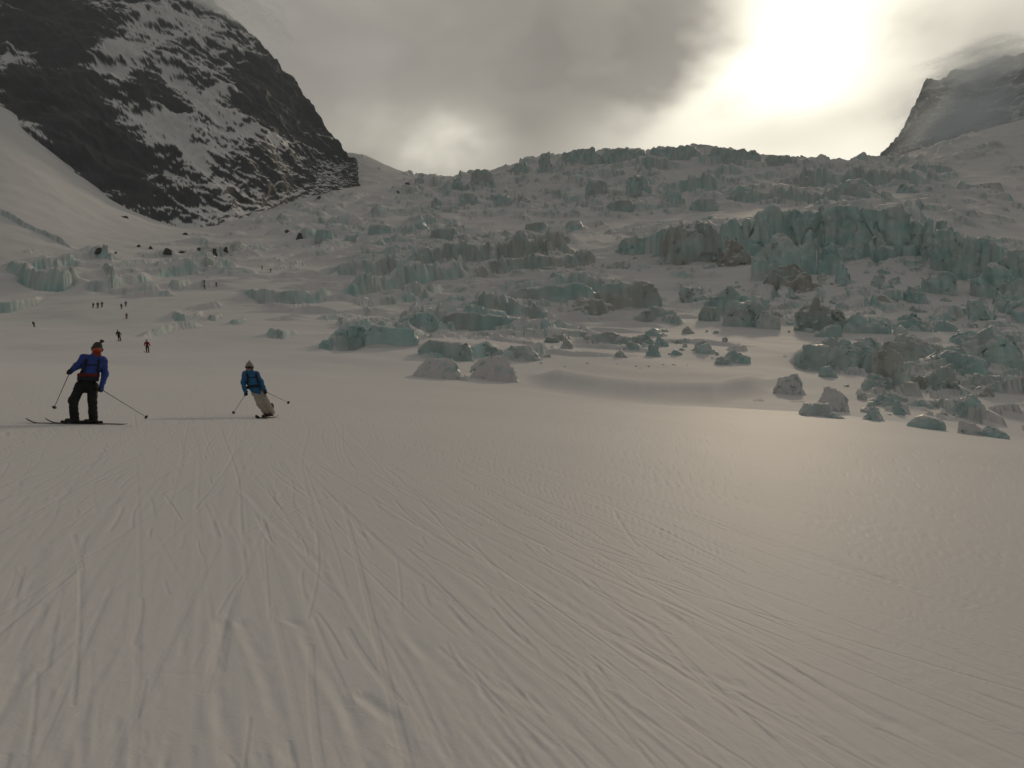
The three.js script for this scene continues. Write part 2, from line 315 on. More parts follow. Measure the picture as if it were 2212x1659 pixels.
// ski tracks on the near slope
const tracks = [];
function track(points, depth, width, lump = 0) {   // given on the drawing of the view, laid on the slope
  const ps = points.map(([u, v]) => pickWith(baseY, u, v, 2.5));
  tracks.push({ p: ps.map((q) => [q.x, -q.z]), depth: depth * (lump ? 3.2 : 2.2), width, lump });
}
track([[150, 1720], [200, 1659], [300, 1490], [385, 1335], [420, 1250], [440, 1150]], 0.018, 0.10);
track([[330, 1760], [375, 1659], [430, 1500], [485, 1345], [500, 1250], [490, 1160]], 0.020, 0.11);
track([[520, 1340], [560, 1420], [600, 1540], [640, 1680]], 0.022, 0.08, 1);
track([[480, 1340], [470, 1460], [480, 1560], [520, 1680]], 0.022, 0.09, 1);
track([[620, 1335], [655, 1350], [690, 1430], [760, 1540], [800, 1680]], 0.022, 0.09, 1);
track([[790, 1500], [840, 1540], [880, 1610], [910, 1680]], 0.04, 0.10, 1);
track([[760, 1480], [830, 1580], [890, 1680]], 0.02, 0.07);
track([[1040, 1208], [1180, 1280], [1330, 1370], [1480, 1455], [1640, 1530], [1780, 1600], [1910, 1680]], 0.026, 0.10);
track([[1480, 1440], [1560, 1462], [1600, 1480]], 0.025, 0.10, 1);
track([[1570, 1380], [1640, 1420], [1720, 1450], [1850, 1520], [2000, 1590], [2150, 1660]], 0.022, 0.12, 1);
track([[950, 1118], [1060, 1140], [1200, 1185], [1350, 1216]], 0.025, 0.10);
track([[530, 1062], [600, 1140], [715, 1235]], 0.02, 0.09);
track([[560, 1120], [640, 1230], [760, 1380], [900, 1540], [1010, 1680]], 0.012, 0.08);
track([[860, 1350], [1000, 1480], [1060, 1560], [1150, 1680]], 0.016, 0.10, 1);
track([[1080, 1480], [1200, 1530], [1330, 1660]], 0.016, 0.10, 1);
track([[1390, 1540], [1470, 1600], [1560, 1680]], 0.018, 0.10, 1);
track([[270, 1462], [340, 1452], [430, 1455]], 0.02, 0.05);
track([[380, 1296], [500, 1298], [600, 1302]], 0.012, 0.06);
track([[20, 1680], [15, 1540], [30, 1420], [60, 1290], [90, 1190]], 0.018, 0.12);
track([[130, 1680], [70, 1560], [70, 1450], [140, 1250], [240, 1100]], 0.014, 0.10);
track([[-40, 942], [40, 934], [100, 929], [190, 922]], 0.02, 0.10);
track([[330, 915], [420, 908], [500, 905], [570, 903]], 0.03, 0.10);
track([[300, 940], [480, 1000], [720, 1080], [1000, 1170]], 0.016, 0.10);
track([[1380, 1040], [1600, 1090], [1900, 1180], [2230, 1260]], 0.02, 0.14);
track([[1660, 1190], [1760, 1210], [1850, 1235], [2000, 1280]], 0.03, 0.14, 1);
track([[1520, 1060], [1720, 1110], [1960, 1150], [2230, 1200]], 0.02, 0.16, 1);
for (let i = 0; i < 420; i++) {                     // fainter ones, coming down the slope and fanning out
  const c = -9 + rnd() * 52, f0 = 3 + rnd() * rnd() * 50, len = 2 + rnd() * 12 + f0 * 0.4, k = 0.2 + rnd() * 0.22 + 0.008 * c, bend = (rnd() - 0.5) * 0.004, ph = rnd() * 9;
  const p = [];
  for (let j = 0; j <= 8; j++) { const f = f0 + len * j / 8; p.push([c - k * f + bend * f * f + 0.05 * Math.sin(f * 0.5 + ph), f]); }
  tracks.push({ p, depth: 0.010 + rnd() * 0.020, width: 0.022 + rnd() * 0.05, lump: rnd() < 0.4 ? 1 : 0 });
}
for (let i = 0; i < 1200; i++) {                    // short scrapes of ski edges
  const f = 3 + 13 * Math.pow(rnd(), 1.3), x = (rnd() * 2 - 1) * 0.68 * f, len = (0.12 + rnd() * rnd() * 1.1) * (0.5 + f * 0.07), k = 0.24 + rnd() * 0.2 - 0.1 * (x / f), n = noise(x * 0.35, f * 0.2, 6);
  if (n < -0.12) continue;
  tracks.push({ p: [[x + k * len, f - len], [x + (rnd() - 0.5) * 0.06, f], [x - k * len, f + len]], depth: (0.012 + rnd() * 0.026) * sstep(16, 8, f), width: 0.02 + rnd() * 0.035 + f * 0.001, lump: rnd() < 0.5 ? 1 : 0 });
}
const trackGrid = new Map();
for (const t of tracks) for (let i = 0; i + 1 < t.p.length; i++) {
  const [a, b] = [t.p[i], t.p[i + 1]], s = { t, a, b, first: i === 0, last: i + 2 === t.p.length }, pad = t.width * 4;
  for (let gx = Math.floor((Math.min(a[0], b[0]) - pad) / 1.5); gx <= Math.floor((Math.max(a[0], b[0]) + pad) / 1.5); gx++)
    for (let gz = Math.floor((Math.min(a[1], b[1]) - pad) / 1.5); gz <= Math.floor((Math.max(a[1], b[1]) + pad) / 1.5); gz++) { const k = gx * 4096 + gz; (trackGrid.get(k) ?? trackGrid.set(k, []).get(k)).push(s); }
}
function trackY(x, f) {
  const list = trackGrid.get(Math.floor(x / 1.5) * 4096 + Math.floor(f / 1.5));
  let y = 0;
  if (list) {
    const near = new Map();
    for (const s of list) {
      const dx = s.b[0] - s.a[0], dz = s.b[1] - s.a[1], t0 = ((x - s.a[0]) * dx + (f - s.a[1]) * dz) / (dx * dx + dz * dz), t = clamp(t0, 0, 1);
      const px = x - s.a[0] - dx * t, pz = f - s.a[1] - dz * t, d = Math.hypot(px, pz), sg = px * dz - pz * dx > 0 ? 1 : -1;
      if (!near.has(s.t) || near.get(s.t)[0] > d) near.set(s.t, [d, sg]);
    }
    for (const [t, [d, sg]] of near) {
      const q = d * sg / (t.width * 0.5), n = t.lump ? 0.4 + 1.5 * Math.max(0, 0.5 + fbm(x * 4, f * 3, 2.5, 3) * 2) : 1;
      y -= t.depth * n * Math.exp(-q * q * 1.4);
      y += t.depth * 0.5 * n * Math.exp(-((q - 1.5) ** 2) * 2.4);
    }
  }
  return y;
}
const icy = { ice: 0, dirt: 0 };
function groundPolar(az, r, fine = true) {
  const a = az / DEG, x = Math.sin(a) * r, f = Math.cos(a) * r;
  let y = baseY(az, r);
  icy.ice = 0; icy.dirt = 0;
  const t = (y - 1.6) / r, u = 1106 + FOC * Math.tan(a) * 1.0, v = 829.5 - FOC * (t / Math.cos(a) * CP - SP) / (CP + t / Math.cos(a) * SP);
  const front = Math.abs(az) < 54;
  if (r > 30) y += fbm(x * 0.03, f * 0.03, 0, 3) * 0.9 * sstep(40, 130, r) * (1 + r * 0.002);
  if (r > 60 && front) {
    const wob = r * 0.006 * fbm(az * 0.9, r * 0.004, 4.2, 3) + Math.min(r * 0.006, 2) * fbm(x * 0.09, f * 0.03, 1.7, 2);
    for (const s of scarps) {
      const n = s.az.length;
      if (az < s.az[0] || az > s.az[n - 1]) continue;
      let i = 0; while (az > s.az[i + 1]) i++;
      const k = (az - s.az[i]) / (s.az[i + 1] - s.az[i]), ks = k * k * (3 - 2 * k), rb = lerp(s.r[i], s.r[i + 1], lerp(k, ks, 0.5)), d = r - rb - wob * s.rough;
      if (d < -3 * s.L || d > s.L * 1.6 + 4 * s.w) continue;
      const along = (az - s.az[0]) / (s.az[n - 1] - s.az[0]), taper = sstep(0, 0.16, along) * sstep(1, 0.84, along) * (s.even ? 1 : 0.72 + 0.9 * Math.max(-0.4, fbm(az * 0.35 + s.seed, s.seed, 0, 3)));
      let hh = s.h * taper;
      const flute = 0.5 * s.w * fbm(x * 0.35, f * 0.12, s.seed, 3);
      const up = s.even ? clamp((d + s.w) / (2 * s.w), 0, 1) ** 2 : sstep(-s.w, s.w, d + flute);
      y += hh * (up * (1 - sstep(0.25 * s.L, s.L * 1.5, d))) - hh * s.bowl * sstep(-1.2 * s.L, 0, d) * sstep(s.w, -s.w, d);
      if (s.ice > 0 && d > -2 * s.w && d < s.L * 0.6) { const q = Math.max(2.5, s.h * 0.55); y += hh * 0.42 * (blocks(x + wob * 2, f, q, 1.5) - 0.35) * sstep(-2 * s.w, 0, d) * sstep(0.6 * s.L, 0.1 * s.L, d); }
      if (s.ice > 0 && d > -s.w * 2.4 && d < Math.max(s.w * 2.4, s.L * 0.3)) { icy.ice = Math.max(icy.ice, s.ice); icy.dirt = Math.max(icy.dirt, s.dirt); }
    }
    const bm = r > 100 && v < edgeV(u) ? bandAt(u, v) : 0;
    if (bm > 0.02) {                                // steps across the flow, each a low face of ice with snow behind
      const N = 30, w = Math.log(r) * N + 2.6 * fbm(x * 0.012, f * 0.012, 2, 3) + 0.5 * fbm(x * 0.08, f * 0.05, 6, 3), k = Math.floor(w), fr = w - k, sp = r / N;
      const here = sstep(0.44, 0.72, bm * 0.55 + 0.9 * fbm(az * 0.15 * (r / 300) + k * 7.7, k * 3.3, 1, 2) + 0.12);
      if (here > 0.01) {
        const face = sstep(0, 0.15, fr), back = 1 - sstep(0.15, 1, fr);
        y += here * sp * (0.20 + 0.10 * noise(k * 5.1, az * 0.8)) * (fr < 0.15 ? face : back);
        if (fr < 0.24) { icy.ice = Math.max(icy.ice, 0.9); icy.dirt = Math.max(icy.dirt, u > 900 && u < 1350 && v < 600 ? 0.55 : 0.1); }
      }
    }
    const m = roughAt(u, v);
    if (m > 0.01 && r > 78 && v < edgeV(u)) {
      const s = r < 700 ? lerp(4.5, 13, sstep(110, 700, r)) : lerp(13, 30, sstep(700, 1500, r)), wx = fbm(x * 0.03, f * 0.03, 9, 3) * s * 1.2, wz = fbm(x * 0.03, f * 0.03, 5, 3) * s * 1.2;
      const b = blocks(x + wx, f + wz, s, 1.7), b2 = blocks(x - wz + 300, f + wx, s * 0.5, 1.5);
      const fill = 0.30 + fbm(x * 0.012, f * 0.012, 3, 3) * 1.1 + (1 - m) * 0.7, A = s * 0.68;
      const rise = Math.max(0, b * 0.75 + b2 * 0.4 * sstep(800, 400, r) + 0.12 * sstep(400, 800, r) - fill);
      y += A * rise;
      if (rise > 0.01) { icy.ice = Math.max(icy.ice, 0.9); icy.dirt = Math.max(icy.dirt, 0.3 * (fbm(x * 0.01, f * 0.01, 7, 2) > 0.05 ? 1 : 0)); }
    }
  }
  if (fine && r < 110) {
    const k = 1 - sstep(70, 110, r), c = x + 0.33 * f;
    y += 0.05 * fbm(x * 0.22, f * 0.10, 0, 3) * k;
    if (Math.abs(az) < 60 && r > 2.4) {
      y += trackY(x, f) * 0.12 * lerp(0.4, 1, sstep(4, 22, r)) * (1 + Math.min(r, 40) * 0.03) * k;
      // ski scrapes, stretched along the way down
      const patchy = sstep(-0.1, 0.35, fbm(x * 0.25 + 40, f * 0.12, 3, 2));
      y += (0.0018 * noise(c * 4.2, f * 0.2, 1) + 0.003 * Math.max(0, noise(c * 9, f * 0.22, 5) - 0.12) * 2 * (1 - sstep(12, 26, r)) + 0.0018 * patchy * noise(c * 19, f * 0.45, 8) * (1 - sstep(8, 18, r)) + 0.0016 * noise(x * 12, f * 9, 2) * (1 - sstep(6, 14, r))) * (1 + Math.min(r, 40) * 0.02) * k;
    }
  }
  return y;
}
const groundY = (x, z, fine = false) => groundPolar(Math.atan2(x, -z) * DEG, Math.hypot(x, z), fine);
const pick = (u, v, r0 = 4) => { const p = pickWith((a, r) => groundPolar(a, r, false), u, v, r0); p.y = groundPolar(p.az, p.r, true); return p; };

// textures of the snow: grain and small lumps
function tile(n, fn) {
  const d = new Uint8Array(n * n * 4);
  for (let j = 0; j < n; j++) for (let i = 0; i < n; i++) { const c = fn(i / n, j / n), o = (j * n + i) * 4; d[o] = d[o + 1] = d[o + 2] = clamp(c, 0, 1) * 255; d[o + 3] = 255; }
  const t = new THREE.DataTexture(d, n, n, THREE.RGBAFormat); t.wrapS = t.wrapT = THREE.RepeatWrapping; t.magFilter = THREE.LinearFilter; t.minFilter = THREE.LinearMipmapLinearFilter; t.generateMipmaps = true; t.needsUpdate = true;
  return t;
}
const torus = (u, v, k, z) => { const a = u * 2 * Math.PI, b = v * 2 * Math.PI, R = k / 6.283; return noise(Math.cos(a) * R + 9 + z, Math.sin(a) * R + Math.cos(b) * R, Math.sin(b) * R + z * 3); };
// hard skied snow: grain, and the scores of ski edges running along v
const snowBump = (() => {
  const n = 2048, cv = document.createElement('canvas'); cv.width = cv.height = n;
  const g = cv.getContext('2d'); g.fillStyle = 'rgb(150,150,150)'; g.fillRect(0, 0, n, n); g.lineCap = 'round';
  const stroke = (x, y, dx, dy, bend, w, light, alpha) => {
    g.strokeStyle = `rgba(${light},${light},${light},${alpha})`; g.lineWidth = w;
    for (const ox of [-n, 0, n]) for (const oy of [-n, 0, n]) { g.beginPath(); g.moveTo(x + ox, y + oy); g.quadraticCurveTo(x + ox + dx / 2 + bend, y + oy + dy / 2, x + ox + dx, y + oy + dy); g.stroke(); }
  };
  for (let i = 0; i < 1500; i++) {
    const long = rnd() < 0.07, L = long ? 500 + rnd() * 1100 : 25 + rnd() * rnd() * 330, t = (rnd() - 0.5) * (rnd() < 0.05 ? 1.0 : 0.34), x = rnd() * n, y = rnd() * n, w = long ? 2 + rnd() * 4 : 1.4 + rnd() * 3.2, a = 0.18 + rnd() * 0.5, bend = (rnd() - 0.5) * L * 0.08, dx = Math.sin(t) * L, dy = Math.cos(t) * L;
    stroke(x + w, y, dx, dy, bend, w * 1.3, 225, a * 0.4); stroke(x, y, dx, dy, bend, w, 40, a);
  }
  for (let i = 0; i < 260; i++) { const x0 = rnd() * n, y0 = rnd() * n; for (let k = 0; k < 14; k++) { const q = 1 + rnd() * 3.4; stroke(x0 + (rnd() - 0.5) * 30, y0 + (rnd() - 0.5) * 150, 1, 1, 0, q, rnd() < 0.5 ? 70 : 215, 0.5); } }   // chopped crumbs
  const px = g.getImageData(0, 0, n, n).data;
  for (let i = 0; i < n * n; i++) { const q = (rnd() - 0.5) * 26; px[i * 4] = px[i * 4 + 1] = px[i * 4 + 2] = clamp(px[i * 4] + q, 0, 255); }
  const t = new THREE.DataTexture(new Uint8Array(px), n, n, THREE.RGBAFormat); t.wrapS = t.wrapT = THREE.RepeatWrapping; t.magFilter = THREE.LinearFilter; t.minFilter = THREE.LinearMipmapLinearFilter; t.generateMipmaps = true; t.needsUpdate = true;
  return t;
})();
const snowMat = new THREE.MeshPhysicalMaterial({ vertexColors: true, roughness: 0.66, ior: 1.31, specularIntensity: 0.24, bumpMap: snowBump, bumpScale: 0.011 });
snowMat.name = 'piste_snow';
const glacierMat = new THREE.MeshPhysicalMaterial({ vertexColors: true, roughness: 0.8, ior: 1.31, specularIntensity: 0.25 });
glacierMat.name = 'glacier_snow_and_ice';
const SNOW = [0.715, 0.71, 0.715];
function iceColor(out, x, y, z, dirt) {
  const n = fbm(x * 0.06, y * 0.12, z * 0.06, 3), m = fbm(x * 0.35, y * 0.06, z * 0.35, 3);
  const g = clamp(0.42 + n * 1.9, 0, 1), s = 0.95 + m * 0.6, d = clamp(dirt + n * 0.8 * (dirt > 0 ? 1 : 0.25), 0, 1);
  out[0] = lerp(lerp(0.43, 0.64, g), 0.42, d) * s; out[1] = lerp(lerp(0.625, 0.70, g), 0.41, d) * s; out[2] = lerp(lerp(0.62, 0.69, g), 0.375, d) * s;
  return out;
}

// the sheet of ground round the camera, in rings; finer where the slope is looked at
{
  const azs = [];
  const span = (a, b, n) => { for (let i = 0; i < n; i++) azs.push(a + (b - a) * i / n); };
  span(-180, -60, 24); span(-60, -33, 54); span(-33, 33, 920); span(33, 60, 54); span(60, 180, 24);
  const NA = azs.length;
  const near = [0.25, 0.6, 1.0, 1.5, 2.0, 2.4, 2.7];
  for (let r = 2.9; r < 84;) { near.push(r); r += clamp(r * r / 1448 * 1.75, 0.016, 0.9); }
  const mid = [];
  for (let i = 0; i <= 350; i++) mid.push(84 * Math.pow(720 / 84, i / 350));
  for (let i = 1; i <= 180; i++) mid.push(720 * Math.pow(2350 / 720, i / 180));
  near.push(mid[0]);
  const c3 = [0, 0, 0];
  const sheet = (name, rs, mat, isNear) => {
    const NR = rs.length, pos = new Float32Array(NA * NR * 3), col = new Float32Array(NA * NR * 3), uv = new Float32Array((NA + 0) * NR * 2), ice = new Float32Array(NA * NR), dirt = new Float32Array(NA * NR);
    for (let j = 0; j < NR; j++) for (let i = 0; i < NA; i++) {
      const k = j * NA + i, r = rs[j], a = azs[i] / DEG, y = groundPolar(azs[i], r);
      pos[k * 3] = Math.sin(a) * r; pos[k * 3 + 1] = y; pos[k * 3 + 2] = -Math.cos(a) * r;
      uv[k * 2] = (pos[k * 3] * 0.95 - pos[k * 3 + 2] * 0.31) / 19; uv[k * 2 + 1] = (pos[k * 3] * 0.31 + pos[k * 3 + 2] * 0.95) / 19; ice[k] = icy.ice; dirt[k] = icy.dirt;
    }
    const index = new Uint32Array(NA * (NR - 1) * 6);
    let o = 0;
    for (let j = 0; j + 1 < NR; j++) for (let i = 0; i < NA; i++) {
      const a = j * NA + i, b = j * NA + (i + 1) % NA, c = a + NA, d = b + NA;
      index[o++] = a; index[o++] = b; index[o++] = c; index[o++] = b; index[o++] = d; index[o++] = c;
    }
    const g = new THREE.BufferGeometry();
    g.setAttribute('position', new THREE.BufferAttribute(pos, 3)); g.setAttribute('uv', new THREE.BufferAttribute(uv, 2)); g.setIndex(new THREE.BufferAttribute(index, 1));
    g.computeVertexNormals();
    const nor = g.attributes.normal.array;
    if (nor[1] < 0) throw new Error('ground is upside down');
    for (let k = 0; k < NA * NR; k++) {
      const x = pos[k * 3], y = pos[k * 3 + 1], z = pos[k * 3 + 2];
      let s = isNear ? 0 : sstep(0.78, 0.66, nor[k * 3 + 1] + 0.42 * fbm(x * 0.10, y * 0.16, z * 0.10, 4)) * (ice[k] > 0 ? 1 : 0) * sstep(0, 0.5, ice[k]);
      iceColor(c3, x, y, z, dirt[k]);
      const w = 1 + 0.05 * noise(x * 0.05, z * 0.05, 3);
      for (let c = 0; c < 3; c++) col[k * 3 + c] = lerp(SNOW[c] * w, c3[c], s);
    }
    g.setAttribute('color', new THREE.BufferAttribute(col, 3));
    return structure(single(name, g, mat));
  };
  sheet('snow_piste', near, snowMat, true).userData.label = 'smooth skied snow slope scored by ski tracks';
  sheet('glacier', mid, glacierMat, false).userData.label = 'snow covered glacier rising in crevasses to the skyline';
}
// ---------------------------------------------------------------- rock faces with snow on their ledges
const rockMat = new THREE.MeshStandardMaterial({ vertexColors: true, roughness: 0.85 });
rockMat.name = 'rock_and_snow';
function curve3(points) { return new THREE.CatmullRomCurve3(points, false, 'centripetal'); }
function at(u, v, f) { const d = ray(u, v); return d.multiplyScalar(f / -d.z).add(EYE); }
function rockFace(name, foot, ridge, o) {
  const F = foot, R = ridge, n = F.length, NS = o.ns, NT = o.nt, wrap = o.wrap ?? 0.12, over = 0.25;
  const lerpList = (L, s) => {                      // smooth through the given points
    const t = clamp(s, 0, 1) * (n - 1), i = Math.min(n - 2, Math.floor(t)), k = t - i, g = (m) => L[clamp(m, 0, n - 1)];
    const a = g(i - 1), b = g(i), c = g(i + 1), d = g(i + 2), q = (x) => b[x] + 0.5 * k * (c[x] - a[x] + k * (2 * a[x] - 5 * b[x] + 4 * c[x] - d[x] + k * (3 * (b[x] - c[x]) + d[x] - a[x])));
    return new THREE.Vector3(q('x'), q('y'), q('z'));
  };
  const out = new THREE.Vector3(...o.normal).normalize(), back = new THREE.Vector3(...o.back), pos = new Float32Array(NS * NT * 3), col = new Float32Array(NS * NT * 3), bias = new Float32Array(NS * NT);
  for (let i = 0; i < NS; i++) {
    const s = i / (NS - 1) * (1 + wrap), A = lerpList(F, s), B = lerpList(R, s), beyond = Math.max(0, s - 1) / wrap;
    for (let j = 0; j < NT; j++) {
      const t = -0.10 + j / (NT - 1) * (1.1 + over), k = j * NS + i, p = A.clone().lerp(B, Math.min(t, 1));
      if (t > 1) p.addScaledVector(back, (t - 1) / over);
      if (beyond > 0) p.addScaledVector(new THREE.Vector3(...o.flank), beyond);
      const w = p.clone().sub(EYE), dz = -w.z * CP + w.y * SP, u = 1106 + FOC * w.x / dz, v = 829.5 - FOC * (w.y * CP + w.z * SP) / dz;   // where this spot of the face is on the drawing
      const S = o.scale, x = p.x / S, y = p.y / S, z = p.z / S;
      const keep = sstep(1.0, 0.9, t) * 0.6 + 0.4, low = sstep(-0.05, 0.08, t) * 0.7 + 0.3;
      let d = 34 * (ridged(x / 150, y / 190, z / 150, 3) - 0.3) + 9 * fbm(x / 40, y / 55, z / 40, 3) + 6 * ridged(x / 21, y / 26, z / 21, 3) + 2.6 * ridged(x / 6, y / 6, z / 6, 2);
      // ledges dipping down to the right
      const c = (y * 0.80 + x * 0.60 * o.dip) / 30 + 1.3 * fbm(x / 70, y / 70, z / 70, 3), fr = c - Math.floor(c);
      d += 13 * (fr < 0.82 ? fr / 0.82 : (1 - fr) / 0.18) * (0.5 + fbm(x / 50, y / 50, z / 50 + 8, 2)) - 3;
      const c2 = (y * 0.86 + x * 0.5 * o.dip) / 9 + 1.2 * fbm(x / 24, y / 24, z / 24, 2), fr2 = c2 - Math.floor(c2);
      d += 2.4 * (fr2 < 0.8 ? fr2 / 0.8 : (1 - fr2) / 0.2) * (0.6 + noise(x / 20, y / 20, z / 20));
      d -= 15; p.addScaledVector(out, d * S * keep * low * (o.amp ?? 1)); if (s > 0.45) p.x += S * 7 * sstep(0.45, 0.7, s) * (ridged(t * 13, s * 16, 2.2, 3) - 0.35); if (t > 0.7) p.y += S * 9 * sstep(0.7, 1, t) * (ridged(s * 26, 3.3, o.scale, 3) - 0.35);
      p.toArray(pos, k * 3);
      bias[k] = o.bias ? o.bias(u, v, t) : 0;
    }
  }
  const index = [];
  for (let j = 0; j + 1 < NT; j++) for (let i = 0; i + 1 < NS; i++) { const a = j * NS + i; o.flip ? index.push(a, a + NS, a + 1, a + 1, a + NS, a + NS + 1) : index.push(a, a + 1, a + NS, a + 1, a + NS + 1, a + NS); }
  const g = new THREE.BufferGeometry();
  g.setAttribute('position', new THREE.BufferAttribute(pos, 3)); g.setIndex(index); g.computeVertexNormals();
  const nor = g.attributes.normal.array;
  for (let k = 0; k < NS * NT; k++) {
    const x = pos[k * 3], y = pos[k * 3 + 1], z = pos[k * 3 + 2], S = o.scale, m = fbm(x / (22 * S), y / (22 * S), z / (22 * S), 4), m2 = noise(x / (6 * S), y / (5 * S), z / (6 * S));
    const snow = sstep(0.61, 0.66, nor[k * 3 + 1] + bias[k] + m * 0.42 + m2 * 0.20 + 0.16 * noise(x / (2.6 * S), y / (2.2 * S), z / (2.6 * S)) + (o.snow ?? 0));
    const q = 0.034 + 0.018 * m + 0.009 * m2, warm = sstep(0.1, 0.4, fbm(x / (60 * S), y / (60 * S), z / (60 * S) + 4, 2));
    col[k * 3] = lerp(q * (0.80 + 0.22 * warm), 0.78, snow); col[k * 3 + 1] = lerp(q * (1.0 + 0.08 * warm), 0.78, snow); col[k * 3 + 2] = lerp(q * (1.18 - 0.2 * warm), 0.79, snow);
  }
  g.setAttribute('color', new THREE.BufferAttribute(col, 3));
  return single(name, g, rockMat);
}
const blob = (list) => (u, v) => { let s = 0; for (const [a, b, ra, rb, k, turn = 0] of list) { const dx = u - a, dy = v - b, c = Math.cos(turn), e = Math.sin(turn), q = ((dx * c + dy * e) / ra) ** 2 + ((dy * c - dx * e) / rb) ** 2; if (q < 6) s += k * Math.exp(-q * q * 0.5); } return s; };
{
  const foot = [[-420, -40, 0], [-160, 120, 0], [-20, 216, 0], [110, 336, 0], [230, 424, 0], [330, 472, 0], [430, 490, 0], [540, 468, 0], [650, 430, 0], [716, 414, 0], [779, 405, 0]]
    .map(([u, v]) => { const p = pickWith(baseY, u, v, 200); return new THREE.Vector3(p.x, baseY(p.az, p.r), p.z); });
  const ridge = [[-560, -150, 1500], [-300, -160, 1500], [-60, -165, 1490], [130, -150, 1470], [300, -105, 1440], [452, -6, 1400], [524, 58, 1370], [602, 130, 1340], [658, 208, 1300], [712, 288, 1260], [770, 345, 1200]].map((a) => at(...a));
  const bias = blob([[252, 118, 46, 36, 0.578], [376, 153, 40, 16, 0.51, 0.8], [437, 222, 50, 13, 0.612, 0.8], [520, 268, 62, 17, 0.612, 0.55], [610, 312, 50, 15, 0.51, 0.5], [489, 195, 36, 16, 0.578], [366, 258, 44, 30, 0.612, 0.6],
    [415, 325, 46, 18, 0.442, 0.8], [30, 100, 40, 24, 0.51], [70, 128, 60, 20, 0.34], [525, 108, 36, 12, 0.408, 0.5], [330, 40, 50, 30, 0.34], [300, 240, 40, 26, 0.272], [470, 300, 50, 20, 0.238, 0.6], [700, 320, 60, 24, 0.17, 0.8], [430, 60, 60, 30, 0.238, 0.6],
    [560, 190, 60, 60, -0.714], [608, 235, 60, 50, -0.612, 0.7], [108, 190, 90, 70, -0.68], [205, 310, 90, 70, -0.612, 0.7], [110, 55, 110, 52, -0.612], [330, 205, 60, 34, -0.442, 0.8], [350, 440, 70, 34, -0.204], [280, 390, 60, 40, -0.34], [690, 250, 60, 40, -0.34, 1.0], [650, 160, 60, 40, -0.238]]);
  structure(rockFace('rock_mountain', foot, ridge, { ns: 460, nt: 320, normal: [0.35, 0.35, 1], back: [-60, -420, -500], flank: [-120, -40, -420], scale: 1, dip: 1, bias, snow: 0.02 }), 'steep dark rock mountain streaked with snow ledges');
  // the peak in the clouds on the right and the pale snow ridge before it
  const foot2 = [[1890, 380], [1925, 370], [1962, 358], [1985, 352], [2010, 345], [2040, 336], [2075, 325], [2110, 314], [2160, 297], [2230, 276], [2420, 220], [2700, 180]].map(([u, v], i) => at(u, v, 2350 + i * 8));
  const ridge2 = [[1898, 340], [1924, 314], [1948, 276], [1970, 234], [1986, 200], [2003, 170], [2028, 172], [2062, 150], [2110, 146], [2190, 118], [2330, 96], [2700, 80]].map(([u, v], i) => at(u, v, 2760 + i * 22));
  structure(rockFace('cloudy_peak', foot2.reverse(), ridge2.reverse(), { ns: 240, nt: 150, normal: [-0.4, 0.3, 1], back: [60, -500, -700], flank: [60, -60, -500], scale: 1.5, dip: -0.6, amp: 1.2, snow: -0.10, flip: true }), 'far rock peak wrapped in cloud');
}

